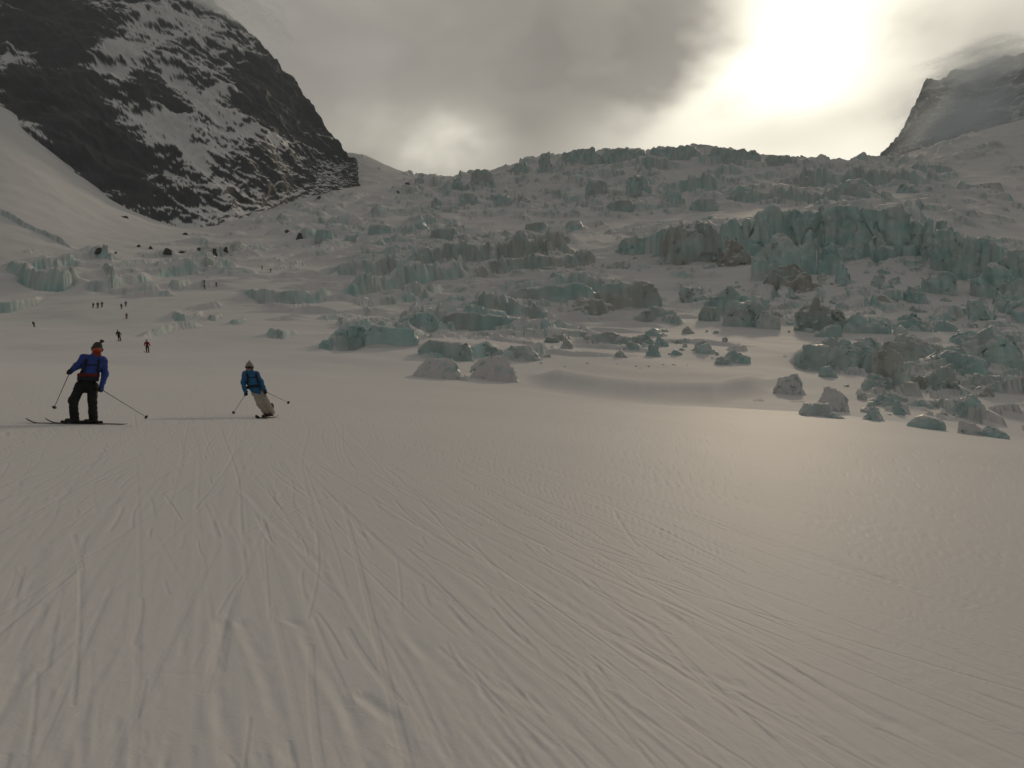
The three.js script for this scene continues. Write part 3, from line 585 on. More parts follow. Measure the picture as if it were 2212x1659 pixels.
// ---------------------------------------------------------------- cloud clinging to the ridges: banks of thin layers of mist
{
  const n = 256, shots = [];
  for (let m = 0; m < 6; m++) {
    const d = new Uint8Array(n * n * 4);
    for (let j = 0; j < n; j++) for (let i = 0; i < n; i++) {
      const x = i / n * 2 - 1, y = j / n * 2 - 1, q = Math.hypot(x, y * 1.05) + 0.55 * fbm(x * 1.4 + m * 9, y * 1.8, m * 3.1, 4), a = sstep(0.92, 0.1, q) * (0.75 + 0.8 * fbm(x * 2.6 + m * 5, y * 3.4, 7 + m, 4));
      const o = (j * n + i) * 4, rim = sstep(1, 0.82, Math.abs(x)) * sstep(1, 0.82, Math.abs(y)); d[o] = d[o + 1] = d[o + 2] = clamp(a * rim, 0, 1) * 255; d[o + 3] = 255;
    }
    const t = new THREE.DataTexture(d, n, n, THREE.RGBAFormat); t.magFilter = t.minFilter = THREE.LinearFilter; t.needsUpdate = true; shots.push(t);
  }
  const bank = (label, u, v, f, ru, rv, deep, opacity, turn = 0) => {
    const g = group('cloud'), c = at(u, v, f), k = f / FOC; g.position.copy(c); g.rotation.y = -Math.atan2(c.x, -c.z);
    for (let m = 0; m < 6; m++) {
      const mat = new THREE.MeshPhysicalMaterial({ color: new THREE.Color(0.82, 0.89, 0.95), roughness: 1, specularIntensity: 0, transmission: 0.75, thickness: 0, transparent: true, opacity, alphaMap: shots[m], side: THREE.DoubleSide, depthWrite: false }); mat.name = 'mist';
      const w = ru * k * (1.6 + 0.25 * Math.sin(m * 2.1)), h = rv * k * (1.6 + 0.25 * Math.cos(m * 1.7)), geo = new THREE.PlaneGeometry(w, h, 24, 12), p = geo.attributes.position;
      for (let i = 0; i < p.count; i++) p.setZ(i, -((p.getX(i) / w) ** 2 + (p.getY(i) / h) ** 2) * deep * 0.8 + deep * 0.02 * noise(p.getX(i) / w * 3, p.getY(i) / h * 3, m));
      geo.computeVertexNormals();
      const me = part('mist_layer', geo, mat, g); me.position.set((m % 3 - 1) * ru * k * 0.12, (m % 2 - 0.5) * rv * k * 0.16, (m / 5 - 0.5) * deep); me.rotation.z = turn + 0.12 * Math.sin(m * 3.3);
    }
    tag(g, label, 'cloud');
  };
  bank('grey cloud hiding the upper ridge of the rock mountain', 470, -30, 1290, 190, 80, 120, 0.5, -0.45);
  bank('wisp of cloud torn across the shoulder of the rock mountain', 585, 44, 1290, 80, 40, 60, 0.35, -0.6);
  bank('cloud covering the top of the far peak', 2130, 135, 2360, 190, 66, 160, 0.55, 0.1);
  bank('mist drifting over the face of the far peak', 2090, 250, 2290, 230, 130, 140, 0.4, 0.3);
}
// ---------------------------------------------------------------- seracs and blocks of ice
const iceMat = new THREE.MeshPhysicalMaterial({ vertexColors: true, roughness: 0.5, ior: 1.31, specularIntensity: 0.7 });
iceMat.name = 'glacier_ice';
// broken facets: each cell of space a tilted plane of its own
function facet(x, y, z, o) {
  const ix = Math.floor(x), iy = Math.floor(y), iz = Math.floor(z); let best = 9, v = 0;
  for (let i = -1; i <= 1; i++) for (let j = -1; j <= 1; j++) for (let k = -1; k <= 1; k++) {
    const a = ix + i + o, b = (iy + j) * 57 + (iz + k) * 131, h = hash2(a, b), h2 = hash2(a + 71, b - 13), h3 = hash2(a - 29, b + 37), dx = x - ix - i - h, dy = y - iy - j - h2, dz = z - iz - k - h3, d = dx * dx + dy * dy + dz * dz;
    if (d < best) { best = d; v = (h3 - 0.5) + dx * (h2 - 0.5) * 1.6 + dy * (h - 0.5) * 0.8 + dz * (h3 - 0.5) * 1.6; }
  }
  return v;
}
// kinds: slab, wedge, pyramid, mound, spire, chunk
function iceShape(kind, w, h, dep, seed, o = {}) {
  let st = Math.floor(seed * 7919) >>> 0; const R = () => { st = (st * 1664525 + 1013904223) >>> 0; return st / 4294967296; };
  for (let i = 0; i < 5; i++) R();
  const a = w / 2, c = dep / 2, low = -0.45 * h - 0.3 * dep, P = [];
  const add = (x, y, z, px, py, pz) => { const l = Math.hypot(x, y, z); P.push([x / l, y / l, z / l, (x * px + y * py + z * pz) / l]); };
  const lean = o.lean ?? 0, tilt = o.tilt ?? (R() - 0.5) * 0.3;
  if (kind === 'slab') {
    add(1, 0.05 + 0.12 * R(), 0, a, h / 2, 0); add(-1, 0.05 + 0.12 * R(), 0, -a, h / 2, 0); add(0, 0.06 + 0.1 * R(), 1, 0, h / 2, c); add(0, 0.05, -1, 0, h / 2, -c); add(-tilt, 1, 0.10, 0, h, 0); add(0.7 + R(), 1, 0.1, a * 0.8, h * 0.9, 0); add(-0.7 - R(), 1, 0.1, -a * 0.8, h * 0.9, 0);
  } else if (kind === 'wedge') {
    add(1, 0.25, 0.1, a, h / 2, 0); add(-1, 0.25, 0, -a, h / 2, 0); add(0.1, 0.35 + 0.25 * R(), 1, 0, h * 0.45, c * 0.8); add(0, 0.3, -1, 0, h / 2, -c); add(lean || (R() < 0.5 ? 0.7 : -0.7), 1, -0.1, 0, h * 0.82, 0); add(-(lean || 0.4) * 1.6, 1, 0.2, -a * 0.1 * Math.sign(lean || 1), h * 0.98, 0);
  } else if (kind === 'pyramid') {
    const s = h / a; add(1, 1 / s * 0.9, 0.2, a * 0.95, 0, 0); add(-1, 1 / s * 0.8, 0.1, -a * 0.95, 0, 0); add(0.15, 0.5, 1, 0, 0, c); add(0.05, 0.5, -1, 0, 0, -c); add(lean, 1, 0.1, 0, h, 0);
  } else if (kind === 'spire') {
    add(1, 0.3, 0.1, a * 0.8, h * 0.3, 0); add(-1, 0.2, 0, -a * 0.8, h * 0.3, 0); add(0, 0.25, 1, 0, h * 0.3, c); add(0, 0.25, -1, 0, h * 0.3, -c); add(lean || 0.6, 1, 0, 0, h, 0);
  } else {
    for (let i = 0; i < 9; i++) { const t = i / 9 * 6.283 + R() * 0.6, ny = 0.15 + R() * 0.7, k = 0.82 + R() * 0.25; add(Math.cos(t) / a, ny / h, Math.sin(t) / c, Math.cos(t) * a * k * 0.8, ny * h * k * 0.75, Math.sin(t) * c * k * 0.8); }
    add((R() - 0.5) * 0.7, 1, 0.15, 0, h * 0.95, 0);
  }
  const soft = kind === 'mound', sz = Math.min(w, h), ox = seed * 31.7, flute = o.flute ?? (kind === 'slab' ? 0.05 : 0.03), cracks = (o.cracks ?? []).map(([x, wd, slant = 0]) => [x * a, wd * w, slant]);
  const field = (x, y, z) => {
    let d = -1e9;
    if (soft) {
      const q = Math.hypot(x / a, Math.max(y, 0) / h, z / c), m = (Math.pow(q, 1) - 1) * Math.min(a, h, c);
      d = m + 0.16 * sz * fbm(x / sz * 1.6 + ox, y / sz * 1.6, z / sz * 1.6, 3);
      for (const p of P.slice(-3)) d = Math.max(d, p[0] * x + p[1] * y + p[2] * z - p[3]);
    } else {
      for (const p of P) { const e = p[0] * x + p[1] * y + p[2] * z - p[3]; if (e > d) d = e; }
      if (Math.abs(d) < 0.22 * sz) { const near = Math.abs(d) < 0.16 * sz; d += 0.16 * sz * facet(x / sz * 2.6 + ox, y / sz * 1.8, z / sz * 2.6, 7); if (near) d += 0.07 * sz * facet(x / sz * 6 + ox, y / sz * 4, z / sz * 6, 3); }
      d += flute * sz * 0.8 * fbm(x / sz * 5 + ox, y / sz * 0.9, z / sz * 3, 3) + 0.08 * sz * fbm(x / sz * 1.5 + ox, y / sz * 1.3, z / sz * 1.5, 3) + 0.04 * sz * ridged(x / sz * 3.2 + ox, y / sz * 2.4, z / sz * 3.2, 2);
      for (const [cx, cw, sl] of cracks) d = Math.max(d, cw / 2 * (0.35 + 0.65 * y / h) - Math.abs(x - cx - sl * (y - h) + 0.12 * sz * noise(y / sz * 2, ox)) + Math.max(0, -(z - c * 0.1)) * 0.8 - 0.0);
    }
    return d;
  };
  const cell = o.cell ?? Math.max(w, h) / (o.fine ?? 26), n = [w * 1.15, h * 1.08 - low, dep * 1.15].map((L) => clamp(Math.ceil(L / cell) + 3, 7, 48));
  const g = nets(field, [-a * 1.15, low, -c * 1.15], [a * 1.15, h * 1.08, c * 1.15], n);
  const p = g.attributes.position.array, nn = g.attributes.normal.array, col = new Float32Array(p.length), c3 = [0, 0, 0], dirt = o.dirt ?? 0;
  for (let k = 0; k < p.length; k += 3) {
    const x = p[k], y = p[k + 1], z = p[k + 2], drift = fbm(x / sz * 2.5 + ox, y / sz * 2.5, z / sz * 2.5, 3);
    let snow = sstep(0.56, 0.66, nn[k + 1] + drift * 0.5 + (o.snow ?? 0));
    iceColor(c3, x + ox * 9, y, z, dirt);
    for (let c = 0; c < 3; c++) col[k + c] = lerp(c3[c], SNOW[c], snow);
  }
  g.setAttribute('color', new THREE.BufferAttribute(col, 3));
  return g;
}
let iceCount = 0;
function iceBlock(name, uL, uR, vTop, vBase, kind, label, o = {}) {
  const p = pick((uL + uR) / 2, vBase, 50); if (!p.found) return null;
  const k = p.r / Math.cos(p.az / DEG) ** 0 / FOC * Math.cos(p.az / DEG), w = (uR - uL) * k, h = Math.max((vBase - vTop) * k, 0.3), dep = w * (o.deep ?? 0.75);
  const back = 1 + dep * 0.42 / p.r, x = p.x * back, z = p.z * back;
  const m = single(name, iceShape(kind, w, h, dep, ++iceCount * 0.137 + 0.31, o), iceMat);
  m.position.set(x, p.y, z); m.rotation.y = -p.az / DEG + (o.turn ?? 0);
  tag(m, label, o.category ?? (name === 'snow_mound' ? 'snow mound' : name === 'serac' ? 'serac' : 'ice block'), o.group);
  return m;
}
const S = (a, b, c, d, e, f, o) => iceBlock('serac', a, b, c, d, e, f, { fine: 32, ...o }), B = (...a) => iceBlock('ice_block', ...a), M = (a, b, c, d, kind, label, o) => iceBlock('snow_mound', a, b, c, d, 'chunk', label, { snow: 0.75, ...o });
const wall = { group: 'seracs of the broken ice wall' };
S(1338, 1434, 506, 546, 'slab', 'straight teal ice cliff left of a black slot, snow brim on top', { deep: 0.5, tilt: 0.05, ...wall });
S(1438, 1550, 482, 562, 'slab', 'dirty grey ice cliff right of a black slot', { dirt: 0.6, deep: 0.6, tilt: 0.15, flute: 0.07, ...wall });
S(1548, 1632, 488, 572, 'pyramid', 'brown dirt covered ice cone at the foot of the ice wall', { dirt: 1, flute: 0.08 });
S(1600, 1662, 466, 545, 'slab', 'leaning teal slab with a diagonal crack behind the brown cone', { cracks: [[0.3, 0.12, 0.5]], tilt: -0.1, ...wall });
S(1630, 1724, 496, 590, 'wedge', 'left half of the pointed twin serac standing before the ice wall', { lean: -0.9, deep: 0.6, flute: 0.05 });
S(1716, 1812, 494, 592, 'wedge', 'right half of the pointed twin serac standing before the ice wall', { lean: 0.8, deep: 0.6, cracks: [[0.05, 0.05]] });
S(1676, 1788, 450, 530, 'slab', 'fluted blue green ice cliff behind the twin serac', { flute: 0.1, deep: 0.5, tilt: 0.05, ...wall });
S(1784, 1860, 444, 530, 'slab', 'narrow ice cliff below the highest point of the wall, sunlit left edge', { deep: 0.6, tilt: 0.05, ...wall });
S(1850, 1966, 447, 556, 'slab', 'broadest smooth ice slab of the wall with a slanting crack', { cracks: [[-0.85, 0.07, -0.45]], deep: 0.6, tilt: -0.12, ...wall });
S(1944, 2002, 462, 548, 'wedge', 'splintered dark teal serac right of the broadest slab', { lean: 0.4, flute: 0.12, ...wall });
S(1994, 2050, 470, 556, 'slab', 'cracked narrow serac in the bend of the ice wall', { cracks: [[0, 0.12]], tilt: -0.3, ...wall });
S(2016, 2068, 492, 586, 'slab', 'tall serac left of the jagged vertical crack', { tilt: -0.1, ...wall });
S(2062, 2114, 506, 606, 'slab', 'pale turquoise rounded serac right of the jagged vertical crack', { tilt: -0.2, ...wall });
S(2098, 2170, 505, 572, 'mound', 'snow topped dome of ice behind the pale turquoise serac', { snow: 0.05, ...wall });
S(2110, 2205, 556, 642, 'wedge', 'large grey teal serac with a dark cleft on its left', { lean: 0.7, dirt: 0.15 });
S(2168, 2260, 540, 600, 'slab', 'ice cliff where the wall drops away downhill', { tilt: -0.3, ...wall });
B(1656, 1746, 556, 618, 'wedge', 'brown dirty ice wedge below the twin serac', { lean: 0.6, dirt: 0.9 });
B(1806, 1836, 553, 612, 'spire', 'small pointed ice spire beside the twin serac', { lean: -0.5 });
B(1876, 1930, 585, 624, 'pyramid', 'lone ice pyramid on the snow shelf below the wall', {});
B(1818, 1864, 526, 562, 'chunk', 'ice block leaning at the foot of the narrow cliff', {});
B(1876, 1932, 508, 562, 'chunk', 'ice block resting against the broadest slab', {});
B(1998, 2060, 576, 634, 'wedge', 'tall leaning ice block in front of the cracked wall', { lean: -0.5 });
B(1905, 1950, 620, 648, 'chunk', 'dark teal ice block on the snow shelf, left of a pale pair', {});
B(1946, 2004, 614, 655, 'chunk', 'pale rounded ice block on the snow shelf', {});
B(1528, 1650, 612, 680, 'wedge', 'broad slanting ice slab above the flat topped block', { lean: 0.35, dirt: 0.25, deep: 0.5 });
B(1568, 1642, 648, 706, 'slab', 'flat topped ice block with a sunlit snow lid', { tilt: 0.05, dirt: 0.2 });
B(1636, 1682, 662, 710, 'wedge', 'teal ice wedge right of the flat topped block', { lean: 0.7 });
B(1724, 1818, 640, 714, 'wedge', 'brown faced ice wedge with a teal right side', { lean: 0.5, dirt: 0.6 });
B(1790, 1914, 668, 719, 'wedge', 'long low ice ridge with two black cracks', { lean: -0.3, deep: 0.4, cracks: [[0.35, 0.04], [0.55, 0.03]] });
B(1922, 2006, 672, 714, 'chunk', 'low rounded ice mass on the snow right of the two cracks', { snow: 0.1 });
B(2082, 2146, 642, 690, 'chunk', 'rounded teal ice block below the large cleft serac', {});
B(2145, 2196, 612, 674, 'pyramid', 'pointed ice block below the large cleft serac', {});
B(2160, 2250, 642, 695, 'chunk', 'dark ice mass under the pointed block', {});
B(2060, 2130, 704, 746, 'wedge', 'flat teal ice slab lying behind the biggest block', { lean: 0.4 });
S(2074, 2194, 698, 790, 'wedge', 'biggest free standing ice block with a sunlit sloping edge', { lean: -0.75, deep: 0.7 });
S(1898, 2006, 711, 772, 'wedge', 'large grey ice block with a straight right side', { lean: -0.5, dirt: 0.2 });
B(1724, 1850, 745, 796, 'slab', 'long fluted ice bank along the edge of the snow', { tilt: -0.25, deep: 0.35, flute: 0.12 });
B(1824, 1904, 748, 794, 'chunk', 'grey teal ice block at the end of the fluted bank', { dirt: 0.15 });
B(1892, 1948, 754, 816, 'slab', 'dirty ice block with a broken right edge', { dirt: 0.4, tilt: -0.4 });
B(1866, 1922, 798, 831, 'wedge', 'small ice ramp with dark hollows', { lean: 0.7, snow: 0.1 });
B(2008, 2078, 786, 840, 'chunk', 'dark brown streaked ice block beside a black hole', { dirt: 0.6 });
B(1966, 2018, 808, 841, 'chunk', 'dark dirt covered ice lump beside a black hole', { dirt: 1 });
B(1990, 2118, 750, 794, 'wedge', 'long teal ice mass linking the grey block and the biggest block', { lean: 0.25, deep: 0.5 });
B(2098, 2158, 806, 834, 'wedge', 'low snowy ice wedge below the biggest block', { lean: 0.6, snow: 0.12 });
B(1764, 1806, 789, 815, 'chunk', 'lone oval ice block on the sunlit snow', { snow: 0.1 });
M(1672, 1740, 808, 852, 'mound', 'pointed snow mound at the end of the shaded hollow', {});
B(1730, 1796, 871, 898, 'slab', 'low ice block at the very edge of the piste', { tilt: -0.1, snow: 0.15, deep: 0.5 });
M(1762, 1832, 835, 888, 'mound', 'steep snow mound behind the low ice block', {});
B(1864, 1910, 879, 908, 'pyramid', 'small triangular ice block poking above the piste edge', { snow: 0.1 });
B(1930, 1953, 864, 896, 'spire', 'thin upright ice tooth near the piste edge', { dirt: 0.3 });
B(1882, 1936, 849, 873, 'wedge', 'dark shaded ice wedge on the sunlit snow', { lean: 0.5 });
B(1964, 2010, 860, 878, 'wedge', 'flat ice wedge right of the ice tooth', { lean: -0.4, snow: 0.1 });
B(2058, 2130, 853, 897, 'chunk', 'domed ice block with a snow cap near the piste edge', { snow: 0.12 });
B(1962, 2040, 894, 926, 'mound', 'half buried ice hump on the piste edge', { snow: 0.05 });
M(2064, 2116, 909, 938, 'mound', 'small snow hump on the piste edge', {});
B(2108, 2172, 917, 944, 'wedge', 'long low ice wedge on the piste edge', { lean: 0.5, snow: 0.05 });
B(1778, 1812, 724, 746, 'wedge', 'dark split ice stone above the fluted bank', { dirt: 0.3, lean: -0.5 });
B(1804, 1844, 732, 754, 'chunk', 'snow streaked ice stone above the fluted bank', { snow: 0.1 });
B(1840, 1900, 727, 752, 'chunk', 'pair of merged ice stones above the fluted bank', { snow: 0.05 });
B(2188, 2260, 776, 806, 'chunk', 'teal ice block sunk in the shaded snow', {});
B(2040, 2092, 748, 800, 'chunk', 'teal ice block wedged left of the biggest block', {});
B(1286, 1424, 606, 655, 'slab', 'long grey ice cliff with a flat snow top', { dirt: 0.35, deep: 0.4, tilt: 0.02, flute: 0.04 });
B(1092, 1292, 613, 647, 'slab', 'low teal ice cliff running on from the long grey one', { deep: 0.25, tilt: 0.10, flute: 0.12 });
B(1212, 1338, 637, 675, 'chunk', 'mound of dirty rubble ice with pale ribs', { dirt: 0.6, deep: 0.5, snow: 0.05, flute: 0.14 });
B(1372, 1458, 656, 685, 'wedge', 'low grey ice wedge with a snow ridge', { lean: 0.3, dirt: 0.3, deep: 0.5 });
B(1450, 1536, 614, 653, 'chunk', 'dark ice hump before the brown cone', { dirt: 0.2 });
B(1505, 1560, 660, 694, 'chunk', 'ice hump beside the flat topped block', { dirt: 0.3 });
B(724, 796, 706, 752, 'slab', 'bright teal ice wall at the edge of the piste', { deep: 0.4, tilt: 0.3, flute: 0.08 });
B(790, 902, 704, 740, 'slab', 'low teal ice wall joined to the brighter one', { deep: 0.35, tilt: -0.15, flute: 0.1 });
B(688, 716, 732, 754, 'chunk', 'small teal ice block left of the bright ice wall', {});
B(862, 944, 676, 708, 'slab', 'teal ice wall left of the thin black cleft', { deep: 0.4, tilt: 0.3, flute: 0.1 });
B(945, 1126, 674, 707, 'slab', 'long grey ice wall right of the thin black cleft', { deep: 0.3, tilt: -0.1, dirt: 0.3, flute: 0.05 });
B(906, 1018, 735, 767, 'slab', 'grey ice bank on the sunlit snow', { deep: 0.4, tilt: -0.1, dirt: 0.2, snow: 0.05 });
B(1014, 1084, 736, 763, 'wedge', 'snow streaked ice bank beside the grey one', { lean: 0.5, snow: 0.1, dirt: 0.2 });
B(1082, 1176, 743, 773, 'chunk', 'hollowed ice hump on the sunlit snow', { snow: 0.1, dirt: 0.2, deep: 0.5 });
M(886, 1002, 770, 817, 'mound', 'broad snow mound with an icy notch beside the piste', { snow: 0.6, deep: 0.5 });
M(1004, 1126, 767, 822, 'mound', 'broad snow mound dropping straight to the piste', { snow: 0.7, deep: 0.5 });
B(1180, 1236, 720, 738, 'chunk', 'flat ice lump left of the dark ice bank', { dirt: 0.2 });
B(1232, 1358, 715, 740, 'chunk', 'dark ice bank rising from the sunlit snow', { deep: 0.4, dirt: 0.25 });
B(1354, 1412, 720, 744, 'chunk', 'low ice lump right of the dark ice bank', { dirt: 0.2 });
B(1414, 1444, 720, 748, 'pyramid', 'small pointed ice stone right of the dark ice bank', {});
B(1394, 1428, 740, 770, 'chunk', 'upright ice stone below the pointed one', { snow: 0.05 });
B(1502, 1546, 740, 764, 'chunk', 'dark ice stone on the sunlit patch', {});
B(1560, 1618, 752, 784, 'wedge', 'slanted ice block with a smaller one at its foot', { lean: 0.6 });
B(1540, 1580, 768, 788, 'chunk', 'smaller ice block at the foot of the slanted one', {});
B(1458, 1500, 728, 742, 'chunk', 'thin ice ledge on the sunlit patch', {});
S(1160, 1198, 326, 372, 'spire', 'lone ice tower standing on the skyline', { lean: 0.3, dirt: 0.2 });
S(1212, 1296, 319, 350, 'slab', 'square topped ice block on the skyline right of the tower', { dirt: 0.2, tilt: 0.15, cell: 2.2 });
S(1296, 1400, 318, 345, 'slab', 'long skyline ice block with a flat top', { dirt: 0.2, cell: 2.4 });
S(1400, 1512, 313, 345, 'slab', 'highest flat ice block on the skyline', { dirt: 0.15, cell: 2.4 });
S(1522, 1640, 318, 350, 'slab', 'skyline ice block right of the bright notch', { dirt: 0.15, tilt: -0.15, cell: 2.4 });
S(1100, 1150, 345, 372, 'chunk', 'rounded ice block on the skyline left of the tower', { dirt: 0.2 });
const upper = () => { const k = rnd() < 0.5, d = rnd() < 0.4 ? 0.35 : 0.05; return [k ? 'chunk' : 'slab', (d > 0.1 ? 'dull grey ' : 'blue green ') + (k ? 'rugged' : 'square cut') + ' ice block among the broken ice of the upper glacier', { group: 'ice blocks of the upper glacier', dirt: d, cell: 2.6 }]; };
for (const [u0, v0, w, h] of [[1040, 372, 44, 16], [990, 388, 40, 14], [1680, 340, 60, 14], [1460, 420, 60, 34], [1380, 395, 50, 36], [1520, 440, 60, 26], [1010, 420, 60, 28], [1080, 430, 50, 24], [1600, 405, 70, 24], [1750, 385, 60, 22], [1240, 480, 60, 22], [1160, 486, 50, 20], [1850, 390, 90, 26], [1960, 400, 70, 20], [1290, 400, 50, 24], [1340, 440, 60, 20], [900, 470, 60, 22], [820, 492, 50, 20], [760, 510, 44, 18], [960, 500, 60, 22], [700, 500, 36, 16]])
  S(u0 - w / 2, u0 + w / 2, v0 - h / 2, v0 + h / 2 + 4, ...upper());

// loose lumps between the seracs, a few shapes turned and scaled
{
  const shapes = [];
  for (let i = 0; i < 8; i++) shapes.push(iceShape(['chunk', 'wedge', 'pyramid'][i % 3], 1.3, 0.8, 1.1, 40.3 + i * 1.7, { dirt: [0, 0.35, 0.1, 0.55][i % 4], cell: 0.13, snow: i % 3 === 0 ? 0.1 : -0.02 }));
  const fields = [[1820, 590, 170, 60, 40, 'the twin serac and the ice wall'], [1960, 560, 90, 30, 16, 'the cracked wall'], [1680, 640, 120, 45, 40, 'the dirty ice wedges'], [2060, 650, 140, 60, 26, 'the large cleft serac'], [1900, 690, 200, 50, 30, 'the low ice ridges'],
    [1980, 780, 170, 50, 24, 'the biggest block'], [1930, 868, 200, 42, 46, 'the piste edge'], [1360, 745, 230, 30, 34, 'the dark ice bank'], [1300, 790, 260, 10, 30, 'the rim of the shaded hollow'], [1420, 560, 110, 30, 24, 'the straight teal cliff'], [1100, 560, 150, 30, 20, 'the dirty crevasse walls']];
  for (const [u, v, ru, rv, n, where] of fields) for (let i = 0; i < n; i++) {
    const p = pick(u + (rnd() * 2 - 1) * ru, v + (rnd() * 2 - 1) * rv, 60); if (!p.found) continue;
    const small = where.startsWith('the rim'), s = p.r / FOC * (small ? 3 + rnd() * 6 : 7 + rnd() * rnd() * 34), which = Math.floor(rnd() * 8), m = single('ice_lump', shapes[which], iceMat);
    let low = p.y; for (let a = 0; a < 6; a++) low = Math.min(low, groundY(p.x + Math.cos(a * 1.05) * (0.5 * s + 0.9), p.z + Math.sin(a * 1.05) * (0.5 * s + 0.9)));
    m.position.set(p.x, low - 0.05 * s, p.z); m.rotation.y = rnd() * 6.28; m.scale.set(s, s * (0.6 + rnd() * 0.6), s);
    tag(m, 'small ' + ['clean', 'dirty', 'pale', 'very dirty'][which % 4] + ' ' + ['rugged', 'wedge shaped', 'pointed'][which % 3] + ' ice lump around ' + where, 'ice lump', 'loose ice lumps around ' + where);
  }
}
// dark boulders below the rock face
{
  const stone = new THREE.MeshStandardMaterial({ color: new THREE.Color(0.05, 0.05, 0.048), roughness: 0.9 }); stone.name = 'boulder_rock';
  const list = [[214, 542, 18, 10], [325, 538, 10, 9], [361, 543, 20, 9], [395, 546, 22, 5], [463, 548, 14, 16], [488, 540, 12, 10], [250, 548, 8, 6], [648, 516, 20, 18], [400, 506, 14, 5], [620, 500, 14, 6], [300, 532, 9, 5], [430, 538, 10, 5], [270, 470, 20, 5], [690, 428, 14, 8], [880, 398, 16, 6], [860, 415, 8, 5]];
  for (const [u, v, w0, h] of list) {
    const w = w0 * 0.8, p = pick(u, v, 100); if (!p.found) continue;
    const k = p.r / FOC, g = iceShape('chunk', w * k, h * k * 0.7, w * k * 0.8, u * 0.013, { cell: w * k / 11 }); g.deleteAttribute('color');
    const m = single('boulder', g, stone); m.position.set(p.x, p.y, p.z); m.rotation.y = -p.az / DEG;
    tag(m, u === 648 ? 'largest dark boulder, alone on the snow below the end of the rock face' : 'dark boulder lying on the snow below the rock face', 'boulder', u === 648 ? undefined : 'boulders fallen from the rock face');
  }
}
// ---------------------------------------------------------------- people
const bone = (p, q, r0, r1) => ({ p, q, r0, r1 });
function boneDist(b, x, y, z) {
  const dx = b.q[0] - b.p[0], dy = b.q[1] - b.p[1], dz = b.q[2] - b.p[2], l = dx * dx + dy * dy + dz * dz, t = l ? clamp(((x - b.p[0]) * dx + (y - b.p[1]) * dy + (z - b.p[2]) * dz) / l, 0, 1) : 0;
  return Math.hypot(x - b.p[0] - dx * t, y - b.p[1] - dy * t, z - b.p[2] - dz * t) - lerp(b.r0, b.r1, t);
}
function skin(bones, cell, k = 0.03, wrinkle = 0, cut) {
  const lo = [9, 9, 9], hi = [-9, -9, -9];
  for (const b of bones) for (const [e, r] of [[b.p, b.r0], [b.q, b.r1]]) for (let c = 0; c < 3; c++) { lo[c] = Math.min(lo[c], e[c] - r - 0.03); hi[c] = Math.max(hi[c], e[c] + r + 0.03); }
  const n = [0, 1, 2].map((c) => Math.max(6, Math.ceil((hi[c] - lo[c]) / cell) + 2));
  return nets((x, y, z) => {
    let s = 0;
    for (const b of bones) s += Math.exp(-boneDist(b, x, y, z) / k * 2.2);
    let d = s > 0 ? -Math.log(s) * k / 2.2 : 1;
    if (wrinkle) d += wrinkle * fbm(x * 9, y * 13, z * 9, 3);
    return cut ? Math.max(d, cut(x, y, z)) : d;
  }, lo, hi, n);
}
const cloth = (r, g, b, rough = 0.85, extra = {}) => { const m = new THREE.MeshPhysicalMaterial({ color: new THREE.Color().setRGB(r, g, b), roughness: rough, ...extra }); m.name = 'fabric'; return m; };
const black = cloth(0.011, 0.011, 0.013), skinMat = cloth(0.42, 0.20, 0.14, 0.6), metal = cloth(0.16, 0.15, 0.14, 0.4, { metalness: 0.6 }), rubber = cloth(0.02, 0.02, 0.02, 0.6);
const mid = (a, b, t = 0.5) => [lerp(a[0], b[0], t), lerp(a[1], b[1], t), lerp(a[2], b[2], t)];
const plus = (a, x, y, z) => [a[0] + x, a[1] + y, a[2] + z];
const unit = (v) => { const l = Math.hypot(...v); return v.map((x) => x / l); };
const cross = (a, b) => [a[1] * b[2] - a[2] * b[1], a[2] * b[0] - a[0] * b[2], a[0] * b[1] - a[1] * b[0]];
const along = (a, d, k) => [a[0] + d[0] * k, a[1] + d[1] * k, a[2] + d[2] * k];
// gloved fist closed on a pole: palm, four unequal fingers, thumb
function glove(wrist, hand, pole) {
  const axis = unit(pole), reach = unit([hand[0] - wrist[0], hand[1] - wrist[1], hand[2] - wrist[2]]), side = unit(cross(axis, reach)), fwd = unit(cross(side, axis));
  const b = [bone(along(wrist, reach, -0.03), hand, 0.036, 0.040), bone(along(hand, axis, -0.03), along(hand, axis, 0.03), 0.032, 0.032)];
  [0.036, 0.040, 0.037, 0.030].forEach((len, i) => {
    const root = along(along(hand, axis, -0.036 + i * 0.024), side, 0.028), k = along(along(root, fwd, len), side, 0.004), tip = along(along(k, side, -len * 1.1), fwd, 0.006);
    b.push(bone(root, k, 0.0125, 0.0115), bone(k, tip, 0.0115, 0.010));
  });
  const base = along(along(hand, axis, -0.03), side, -0.026), knuckle = along(along(base, fwd, 0.032), axis, -0.012);
  b.push(bone(base, knuckle, 0.014, 0.012), bone(knuckle, along(along(knuckle, side, 0.024), fwd, 0.012), 0.012, 0.010));
  return skin(b, 0.0055, 0.008);
}
